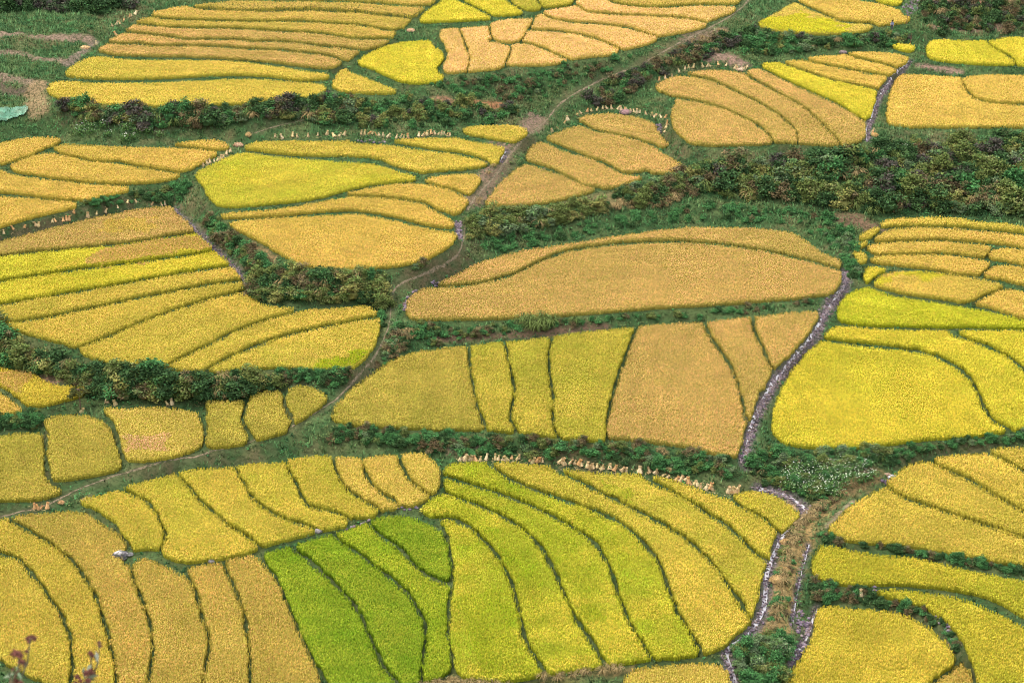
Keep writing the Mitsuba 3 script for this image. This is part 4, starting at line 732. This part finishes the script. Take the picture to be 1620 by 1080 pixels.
# grass and low leafy ground cover of every bank and bund
r = np.random.default_rng(77)
allp = shapely.union_all([a.poly for a in paddies]).buffer(.04); shapely.prepare(allp)
def bank_points(n):
    g = np.c_[r.uniform(-104, 104, n), r.uniform(122, 350, n)]
    z = height(g[:, 0], g[:, 1]); px, py, _ = pixel(np.c_[g, z])
    ok = (px > -25) & (px < 1645) & (py > -20) & (py < 1110); g, z = g[ok], z[ok]
    ok = ~shapely.contains_xy(allp, g[:, 0], g[:, 1]); g, z = g[ok], z[ok]
    keep = (bareat(g[:, 0], g[:, 1]) < r.uniform(.25, 1, len(g))) & (r.random(len(g)) < np.clip(1.1 * (roadd(g[:, 0], g[:, 1]) - .2), 0, 1) * (cutd(g[:, 0], g[:, 1]) > r.uniform(.4, .85, len(g))))
    return g[keep], z[keep]
colgrid = [sampler(col[..., k]) for k in range(3)]
g, z = bank_points(260000); n = len(g); d = bankd(g[:, 0], g[:, 1])
hg = (.16 + .16 * (r.random(n) < .12) + .34 * np.clip(d / 2.0, 0, 1)) * r.uniform(.5, 1.4, n)
gc = np.stack([c(g[:, 0], g[:, 1]) for c in colgrid], 1); t = r.random((n, 1)); gc = gc * .6 + (rgb(.042, .125, .05) * (1 - t) + rgb(.095, .145, .06) * t) * .8 * (.5 + meshkit.fbm(np.c_[g * .4, 0 * z], 3, 41)[:, None])
V = np.zeros((n, 3, 2, 3)).reshape(n, 6, 3)
for b in range(2):
    a = r.uniform(0, 6.283, n); L = hg * r.uniform(.3, .9, n); w = r.uniform(.04, .10, n)
    V[:, 3 * b, :] = np.stack([g[:, 0] - np.sin(a) * w, g[:, 1] + np.cos(a) * w, z - .03], 1); V[:, 3 * b + 1, :] = np.stack([g[:, 0] + np.sin(a) * w, g[:, 1] - np.cos(a) * w, z - .03], 1)
    V[:, 3 * b + 2, :] = np.stack([g[:, 0] + np.cos(a) * L, g[:, 1] + np.sin(a) * L, z + hg], 1)
put('bank_grass', V.reshape(-1, 3), np.arange(n * 6).reshape(-1, 3), np.repeat(np.clip(gc * r.normal(1, .3, (n, 1)), .01, 1), 6, 0))
tag('bank_grass', 'short green and brownish grass on the banks and bunds', 'grass', None, 'stuff')
g, z = bank_points(75000); ok = bankd(g[:, 0], g[:, 1]) > .12; g, z = g[ok], z[ok]; n = len(g)
den = meshkit.fbm(np.c_[g * .3, 0 * z], 3, 43); ok = den + r.normal(0, .06, n) > .44; g, z, den = g[ok], z[ok], den[ok]; n = len(g)
K = 11; bd = np.repeat(np.clip(bankd(g[:, 0], g[:, 1]) / 1.2, .25, 1), K); c = np.repeat(np.c_[g, z], K, 0) + np.c_[r.normal(0, .2, (n * K, 2)) * bd[:, None], r.uniform(.02, .46, n * K) * bd]
hue = meshkit.fbm(np.c_[g * .22, 0 * z], 3, 44)[:, None]; lc = np.where(hue < .44, rgb(.034, .085, .038), np.where(hue < .55, rgb(.06, .175, .065), rgb(.10, .135, .055))) * r.normal(1, .18, (n, 1))
v, f, cc = leaves(r, c, .14, np.repeat(np.clip(lc, .01, 1), K, 0), .9)
put('undergrowth', v, f, cc); tag('undergrowth', 'low leafy green ground cover on the banks', 'undergrowth', None, 'stuff')
# ---------------- straw sheaves and heaps ----------------
def straw(r, n, foot, waist, head, hgt, colour, lean=0):
    a = r.uniform(0, 6.283, n); q = np.sqrt(r.uniform(.2, 1, n)); t = a + r.normal(0, .3, n); w = r.uniform(.012, .028, n)
    def at(rad, z): return np.stack([np.cos(t) * q * rad + lean * z, np.sin(t) * q * rad, z * np.ones(n)], 1)
    s = np.stack([-np.sin(t), np.cos(t), 0 * t], 1) * w[:, None]; hh = hgt * r.uniform(.86, 1.08, n)
    lv = [at(foot, -.03), at(waist, hgt * .72), at(head, hh)]
    v = np.stack([lv[0] - s, lv[0] + s, lv[1] - s, lv[1] + s, lv[2] - s * 1.4, lv[2] + s * 1.4], 1).reshape(-1, 3); i = np.arange(n)[:, None] * 6
    f = (i[:, :, None] + np.array([[0, 1, 3], [0, 3, 2], [2, 3, 5], [2, 5, 4]])[None]).reshape(-1, 3)
    return v, f, np.repeat(np.clip(np.asarray(colour) * r.normal(1, .13, (n, 1)), 0, 1), 6, 0)
for j in range(5):
    r = np.random.default_rng(300 + j); colour = [(.58, .45, .27), (.63, .51, .33), (.52, .39, .23), (.56, .45, .24), (.58, .36, .18)][j]
    core = trimesh.creation.revolve([[0.001, 0], [.27, 0], [.13, .56], [.14, .70], [.001, .72]], sections=9)
    cv = np.array(core.vertices); lean = r.normal(0, .14); cv[:, 0] += lean * cv[:, 2]
    tie = trimesh.creation.torus(.13, .016, 10, 6); tv = np.array(tie.vertices) + [lean * .56, 0, .56]
    model(f'straw_sheaf_model_{j + 1}', straw=join([straw(r, 90, .36, .15, .22, .80, colour, lean), (cv, core.faces, np.tile(np.asarray(colour) * .8, (len(cv), 1)))]), tie=(tv, tie.faces, np.tile(rgb(.45, .31, .15), (len(tv), 1))))
ROWS = [('at the foot of the green slope', '435,217 447,220 464,218 470,218 487,217 503,216 517,214 530,217 537,216 544,214 571,213 577,212.5 583,212.5 589,213 595,214 600,215.5 606,216.5 612,217.5 618,218 627,218.5 633,218.5 639,219 645,219 661,216.5 669,215 675,214 681,213 687,213 693,213 699,213.5 703,214 708,215.5 712,215'),
        ('left of the large yellow-green paddy', '321,263 327,260.5 333,258.5 339,256.5 344,254.5 349,252.5 354,250 359,245 364,242'), ('above the big left group', '7,373 22,364 40,363 57,358 62,360 83,352 88,351 100,351 105,350 109,350 118,339 139,344 152,339 166,337 188,332 202,323 215,321 240,324 256,325 260,325 269,317'),
        ('above the fan of paddies', '1043,128 1053,125 1063,123 1075,114 1083,110 1090,108.5 1097,108 1111,107 1118,106.5 1124,106 1137,105 1147,105 1163,109 1167,111 1172,112 1177,110 1182,108'), ('above the crescent tan paddy', '872,209 882,205 893,196 898,191 913,183 919,180.5 929,178 935,176 943,175 952,173 960,173 968,172.5 978,173 983,174 988,175 993,176 998,177 1003,178 1008,179 1013,179.5 1023,182 1031,184 1038,185.5 1046,187 1052,188 1056,196 1054,203 1052,209'),
        ('above the sweeping strips', '728,728.5 732.5,728.5 737,728.5 741.5,728.5 746,728.5 753,729 758,729 770,728 783,728 788,728 795,728.5 799,728.5 804,728.5 809,728 818,727 821,727 838,731 843,731 848,731 854,731 859,731 884,734 889,734 894,735 902,735 908,735.5 916,737 920,737 930,741 935,741.5 940,742 945,742.5 950,743 955,743.5 967,744 972,744.5 983,746 990,746.5 1009,747 1013,748 1029,748 1034,748.5 1039,749 1050,754 1056,756 1070,760 1075,762 1083,762 1090,765 1097,768 1103,770 1109,772 1116,774 1122,775 1129,776 1152,780 1157,779 1162,778 1167,777'),
        ('by the lower left track', '56,805 60,805 64,804.5 73,804'), ('before the long left-hand thicket', '170,637 183,640 265,640 271,640 313,635 318,634 403,614 442,610 130,653 63,666'), ('along the top left ditch', '205,28 208,26 213,23 217,21 178,42 184,40 190,38 196,35 183,56 153,71'), ('between the lower right paddies', '1362,944'), ('by the upper rocky stream', '1379,210 1383,208 1381,214')]
for zi, (where, s) in enumerate(ROWS):
    r = np.random.default_rng(800 + zi); row = []
    for g in ground_at(P(s)):
        k = numbered('straw_sheaf'); mods = models['straw_sheaf']; m = mods[r.integers(5)] if zi != 6 else mods[4]
        sc = float(np.interp(np.linalg.norm(g - EYE), [160, 340], [.70, .74])) * r.uniform(.7, 1.2); gx_, gy_ = g[0] + r.normal(0, .05), g[1]
        scene[k] = {'type': 'instance', 'group': {'type': 'ref', 'id': m}, 'to_world': T().translate([gx_, gy_, float(height(gx_, gy_))]).rotate([1, 0, 0], r.normal(-6 if zi == 1 else 0, 15)).rotate([0, 1, 0], r.normal(10 if zi in (0, 5) else 0, 15)).rotate([0, 0, 1], r.uniform(0, 360)).scale([sc * r.uniform(.8, 1.25), sc * r.uniform(.8, 1.25), sc])}
        row.append((float(pixel(g)[0]), k)); tag(k + '__straw', kind='stuff')
    name_row(row, 'straw sheaf', where, 'straw sheaf', f'straw sheaves {where}', 20)
r = np.random.default_rng(66); c = np.vstack([ground_at(P(s)) for w, s in ROWS]); c = np.repeat(c, 14, 0); c[:, :2] += r.normal(0, .32, (len(c), 2)) + [0, -.15]; c[:, 2] = height(c[:, 0], c[:, 1]) + r.uniform(.03, .12, len(c)); c = c[bankd(c[:, 0], c[:, 1]) > .1]
put('loose_straw', *leaves(r, c, .05, (.48, .37, .20), 3, .2, 7.0)); tag('loose_straw', 'loose straw strewn round the sheaves', 'straw', None, 'stuff')
HEAPS = [('377,232', 1.2, .9, (.52, .36, .25), 'straw heap at the left end of the long sheaf row'), ('393,216', .7, .9, (.55, .40, .20), 'small yellow straw heap above the long straw sheaf row'), ('650,50', 1.1, .8, (.60, .42, .28), 'pale straw heap beside the stone path between strips and yellow triangle'), ('135,77', 1.3, .7, (.66, .48, .27), 'pale straw heap beside the ditch at top left'),
         ('1243,860', .9, .7, (.50, .36, .18), 'yellow straw heap by the lower stream, uppermost of two'), ('1229,921', 1.2, .9, (.50, .36, .18), 'large yellow straw heap leaning beside the lower stream'), ('1384,216', .8, .8, (.52, .37, .16), 'orange straw heap beside the upper rocky stream'), ('1172,112', 1.3, .8, (.64, .47, .36), 'broad pale straw heap at the top of the fan of paddies'),
         ('990,180', 1.6, 1.0, (.40, .26, .27), 'pinkish dry brush heap above the crescent tan paddy'), ('97,796', .5, .4, (.52, .36, .2), 'low straw heap on the curving track at lower left'), ('1160,780', .9, .5, (.60, .44, .24), 'low straw heap at the right end of the bottom sheaf row'), ('1245,905', .8, .7, (.5, .33, .14), 'small dry straw heap right of the lower stream')]
for zi, (s, wd, hh, colour, text) in enumerate(HEAPS):
    r = np.random.default_rng(900 + zi); g = ground_at(P(s))[0]; k = numbered('straw_heap' if 'brush' not in text else 'brush_heap')
    m = trimesh.creation.icosphere(2); mv = m.vertices * [wd * .45, wd * .36, hh * .36]; mv = mv * (1 + .35 * (meshkit.fbm(m.vertices * 2 + zi * 5, 3, 2) - .5))[:, None]; mv = mv[:, :] * 1.0
    n = 420; a = r.normal(0, 1, (n, 3)); a[:, 2] = np.abs(a[:, 2]); a /= np.linalg.norm(a, axis=1, keepdims=True); c = a * [wd * .55, wd * .45, hh * .45] * r.uniform(.75, 1.15, (n, 1))
    v, f, cc = join([(mv, m.faces, np.tile(np.asarray(colour) * .8, (len(mv), 1))), leaves(r, c, .05, colour, .2, .22, 6.0)])
    v = v + [g[0], g[1], float(height(g[0], g[1])) + hh * .12]
    put(k, v, f, cc); tag(k, text, 'straw heap' if 'brush' not in text else 'brush heap')

# ---------------- the small tree, posts, rocks, the farmer, the sheet ----------------
def tree(base_px, hgt, crown_r, colour, text, seed):
    r = np.random.default_rng(seed); g = ground_at(P(base_px))[0]; k = numbered('tree'); z0 = float(height(g[0], g[1]))
    o = np.array([g[0], g[1], z0 - .15]); bark = (.13, .09, .07)
    pts_ = [o, o + [.04, 0, hgt * .3], o + [-.03, .02, hgt * .58], o + [.03, 0, hgt * .8]]
    st = [rod(pts_[i], pts_[i + 1], .085 - .017 * i, .068 - .017 * i, bark, 7) for i in range(3)]; fo = []
    for _ in range(20):
        a, e = r.uniform(0, 6.283), r.uniform(-.3, 1.4); c = pts_[2] + np.array([math.cos(a) * math.cos(e) * crown_r, math.sin(a) * math.cos(e) * crown_r, (math.sin(e) * .6 + .1) * crown_r]) * r.uniform(.55, 1)
        st.append(rod(pts_[2] if r.random() < .5 else pts_[3], c, .03, .01, bark, 4))
        n = 70; q = r.normal(0, 1, (n, 3)); q = c + q / np.linalg.norm(q, axis=1, keepdims=True) * r.uniform(.2, 1, (n, 1)) * [.42, .42, .28]
        fo.append(leaves(r, q, .13, np.asarray(colour) * r.normal(1, .15), .6))
    put(k + '__trunk', *join(st)); put(k + '__crown', *join(fo)); tag(k, text, 'tree')
tree('127,646', 3.0, 1.05, (.075, .085, .03), 'small tree with a bare thin trunk at the left, before the long thicket', 3)
for s, hh, text in (('1434,40', 1.6, 'thin wooden post at the corner of the golden paddy by the stone apron'), ('1440,71', 1.8, 'thin wooden post behind the tiny isolated yellow paddy')):
    g = ground_at(P(s))[0]; k = numbered('wooden_post'); o = np.array([g[0], g[1], float(height(g[0], g[1])) - .2]); v, f, c = join([rod(o, o + [.05, 0, hh * .6], .07, .06, (1, 1, 1), 8), rod(o + [.05, 0, hh * .6], o + [.04, .02, hh + .2], .06, .045, (1, 1, 1), 8)])
    scene[k] = mikit.ply((v, f), 'wood'); tag(k, text, 'post')
ROCKS = [('191,884', .75, (.16, .15, .18), 'dark grey rock with a pale top, largest in the bottom-left tan paddies'), ('199,881', .4, (.12, .11, .14), 'small dark rock right of the big one in the bottom-left paddies'), ('206,879', .3, (.25, .24, .27), 'small pale grey rock nearest the grassy ditch at bottom left'), ('335,891', .28, (.34, .31, .34), 'pale stone at the head of the narrow tan paddy'), ('1334,86', .55, (.26, .20, .22), 'pinkish grey boulder at the top of the fan of paddies'), ('1411,758', .42, (.55, .54, .56), 'whitish stone at the tip of the lower right golden paddy'), ('1404,752', .3, (.42, .28, .22), 'reddish stone above the whitish one by the lower right paddies'), ('504,842', .35, (.3, .27, .3), 'grey stone in the ditch under the finger-shaped paddies')]
for zi, (s, rad, colour, text) in enumerate(ROCKS):
    g = ground_at(P(s))[0]; k = numbered('boulder'); m = trimesh.creation.icosphere(2); nrm = meshkit.fbm(m.vertices * 1.4 + zi * 3.1, 3, 6)
    v = m.vertices * (rad * (.6 + .8 * nrm))[:, None] * [1.1, .8, .75] + [g[0], g[1], float(height(g[0], g[1])) + rad * .25]
    c = np.asarray(colour) * (.6 + .8 * meshkit.fbm(m.vertices * 3, 3, 8))[:, None]
    if zi == 0: c = np.where((m.vertices[:, 2:] > .75) & (m.vertices[:, :1] < .2), rgb(.5, .48, .5), c)
    put(k, v, m.faces, c, 'earth_surface'); tag(k, text, 'rock')

def capsule(parts, edge=.05, smooth=8):
    out = m3.Manifold()
    for (p, a), (q, b) in parts:
        s1, s2 = m3.Manifold.sphere(a, 14).translate(p), m3.Manifold.sphere(b, 14).translate(q); out = out + m3.Manifold.batch_hull([s1, s2])
    me = out.refine_to_length(edge).to_mesh(); t = trimesh.Trimesh(me.vert_properties[:, :3], me.tri_verts)
    trimesh.smoothing.filter_taubin(t, iterations=smooth); return t
def farmer(s, rot, text):
    """a standing figure about 1.62 m tall with a broad hat"""
    k = numbered('person'); g = ground_at(P(s))[0]; M = T().translate([g[0], g[1], float(height(g[0], g[1])) - .01]).rotate([0, 0, 1], rot)
    J = lambda *p: list(p)
    body = [((J(0, 0, 1.35), .06), (J(0, .02, 1.45), .055)), ((J(0, .03, 1.49), .085), (J(0, .045, 1.54), .085)), ((J(0, .12, 1.50), .018), (J(0, .13, 1.485), .016)), ((J(-.085, .03, 1.51), .018), (J(-.088, .025, 1.49), .015)), ((J(.085, .03, 1.51), .018), (J(.088, .025, 1.49), .015)), ((J(-.2, 0, .95), .1), (J(.2, 0, .95), .1))][:5]
    for sx in (-1, 1):
        hand = J(sx * .27, .2, .80); body += [((J(sx * .25, .13, .9), .032), (hand, .03))]
        for i in range(4): body.append(((J(sx * .27 + (i - 1.5) * .018, .22, .79), .009), (J(sx * .27 + (i - 1.5) * .019, .25, .72 + .006 * abs(i - 1.5)), .008)))
        body.append(((J(sx * .245, .2, .8), .011), (J(sx * .235, .245, .765), .009)))
    # torso core keeps the head and the hands one body
    body += [((J(0, 0, 1.35), .07), (J(0, 0, 1.0), .09)), ((J(-.15, 0, 1.3), .04), (J(.15, 0, 1.3), .04))]
    for sx in (-1, 1): body += [((J(sx * .15, 0, 1.3), .04), (J(sx * .23, .02, 1.06), .034)), ((J(sx * .23, .02, 1.06), .034), (J(sx * .25, .13, .9), .028)), ((J(sx * .08, 0, .95), .07), (J(sx * .09, .01, .5), .05)), ((J(sx * .09, .01, .5), .05), (J(sx * .1, -.02, .1), .035)), ((J(sx * .1, -.02, .07), .04), (J(sx * .11, .13, .04), .035))]
    def add(part, mesh, mat): scene[f'{k}__{part}'] = mikit.ply((mesh.vertices, mesh.faces), mat, smooth=50, to_world=M)
    add('body', capsule(body, .03, 4), 'skin')
    jk = [((J(0, 0, 1.36), .09), (J(0, 0, 1.0), .15)), ((J(-.15, 0, 1.31), .075), (J(.15, 0, 1.31), .075)), ((J(-.1, 0, .95), .12), (J(.1, 0, .95), .12))]
    tr = []
    for sx in (-1, 1): jk += [((J(sx * .16, 0, 1.3), .07), (J(sx * .23, .02, 1.06), .06)), ((J(sx * .23, .02, 1.06), .06), (J(sx * .25, .12, .92), .048))]; tr += [((J(sx * .085, 0, .92), .105), (J(sx * .09, .01, .5), .075)), ((J(sx * .09, .01, .5), .075), (J(sx * .1, -.02, .14), .062))]
    add('jacket', capsule(jk), 'blue_cloth'); add('trousers', capsule(tr), 'dark_cloth')
    hat = trimesh.creation.revolve([[.001, .2], [.07, .19], [.11, .1], [.125, .06], [.26, .0], [.255, -.012], [.12, .04], [.001, .1]], sections=20); hat.apply_translation([0, .04, 1.53])
    add('hat', hat, {'type': 'diffuse', 'reflectance': {'type': 'rgb', 'value': [.62, .52, .38]}}); labels[k + '__hat'] = {'label': 'pale broad-brimmed hat'}
    tag(k, text, 'person')
farmer('1411,48', 150, 'person in grey-blue clothes and a pale hat standing below the golden paddy')

def sheet(s, text):
    k = numbered('plastic_sheet'); pl = zone(s); x0, y0, x1, y1 = pl.bounds; n = 40; u, v = np.meshgrid(np.linspace(x0, x1, n), np.linspace(y0, y1, n)); m = shapely.contains_xy(pl, u, v)
    zt = height(u, v) + .32 + .30 * (meshkit.fbm(np.stack([u * .9, v * 1.6, 0 * u], -1), 3, 3) - .4); i = np.arange(n * n).reshape(n, n); ok = m[:-1, :-1] & m[1:, 1:] & m[1:, :-1] & m[:-1, 1:]
    f = np.stack([i[:-1, :-1], i[:-1, 1:], i[1:, 1:], i[1:, :-1]], -1)[ok]; tm = trimesh.Trimesh(np.stack([u, v, zt], -1).reshape(-1, 3), np.vstack([f[:, [0, 1, 2]], f[:, [0, 2, 3]]]), process=False); tm.remove_unreferenced_vertices()
    b = tm.copy(); b.apply_translation([0, 0, -.02]); b.invert(); e = trimesh.util.concatenate([tm, b]); scene[k] = mikit.ply(e, 'turquoise_sheet', smooth=60); tag(k, text, 'sheet')
sheet('-22,178 20,174 42,169 46,176 40,184 20,192 -22,202', 'turquoise plastic sheet lying on the ground at the left edge')

# ---------------- the red-brown weeds right in front of the camera ----------------
def weed(depth, stems, text, seed):
    """stems: list of (pixel x, pixel y of the top, flower heads along it as (dx, dy, size in pixels))"""
    r = np.random.default_rng(seed); k = numbered('flowering_weed'); st, hd, lf = [], [], []
    def at(px, py, dd=0): d = ray(px, py); return EYE + d / d[1] * (depth + dd)
    for x, y, foot, heads in stems:
        top = at(x, y); bot = at(foot, 1085); root = np.array([bot[0] + .01, bot[1], 80.38]); mid = (top + bot) / 2 + [.004, 0, 0]
        for p, q, a, b in ((root, bot, .0016, .0013), (bot, mid, .0013, .001), (mid, top, .001, .0007)): st.append(rod(p, q, a, b, (.13, .12, .08), 6))
        for hx, hy, sz in heads:
            c = at(hx, hy, r.normal(0, .02)); s = sz / F * depth * .6; near_ = top if abs(hy - y) < 25 else mid
            st.append(rod(near_ if hy < 1040 else bot, c, .0007, .0005, (.15, .09, .06), 5))
            m = trimesh.creation.icosphere(2); hv = m.vertices * (.68 * s * (.75 + .6 * meshkit.fbm(m.vertices * 2.5 + hx, 2, 3)))[:, None] * [1, 1, 1.1]
            hd.append((hv + c, m.faces, np.tile(rgb(.085, .036, .030), (len(hv), 1)) * (.7 + .6 * meshkit.fbm(m.vertices * 4, 2, 5))[:, None]))
            pr = r.normal(0, 1, (46, 3)); pr /= np.linalg.norm(pr, axis=1, keepdims=True); hd.append(leaves(r, c + pr * s * r.uniform(.5, 1.15, (46, 1)), s * .42, (.13, .052, .042), .3, .35, 2.6))
        for _ in range(4):
            c = bot + (top - bot) * r.uniform(.1, .9) + r.normal(0, .006, 3); lf.append(leaves(r, c[None], .0055, (.16, .2, .13), .3, .1, 2.8))
    put(k + '__stem', *join(st)); put(k + '__flower_heads', *join(hd)); tag(k + '__flower_heads', kind='stuff'); put(k + '__leaves', *join(lf)); tag(k, text, 'weed')
weed(2.0, [(48, 1010, 28, [(44, 1010, 9), (50, 1008, 11), (55, 1009, 8), (47, 1014, 7)]), (30, 1030, 18, [(24, 1034, 12), (32, 1036, 10), (28, 1032, 9), (37, 1046, 8), (33, 1046, 8), (42, 1030, 6)]), (22, 1055, 14, [(26, 1076, 9), (33, 1080, 8), (20, 1058, 5), (40, 1050, 7)])], 'red-brown seed heads of a weed in the bottom left corner, left one', 1)
weed(2.05, [(158, 1016, 140, [(157, 1016, 7), (158, 1021, 6)]), (143, 1034, 138, [(143, 1033, 9), (146, 1036, 7)]), (140, 1060, 130, [(136, 1064, 10), (143, 1062, 11), (148, 1066, 8), (122, 1070, 9), (127, 1076, 7), (139, 1076, 8), (120, 1080, 7)])], 'red-brown seed heads of a weed at bottom left, right one of the pair', 2)
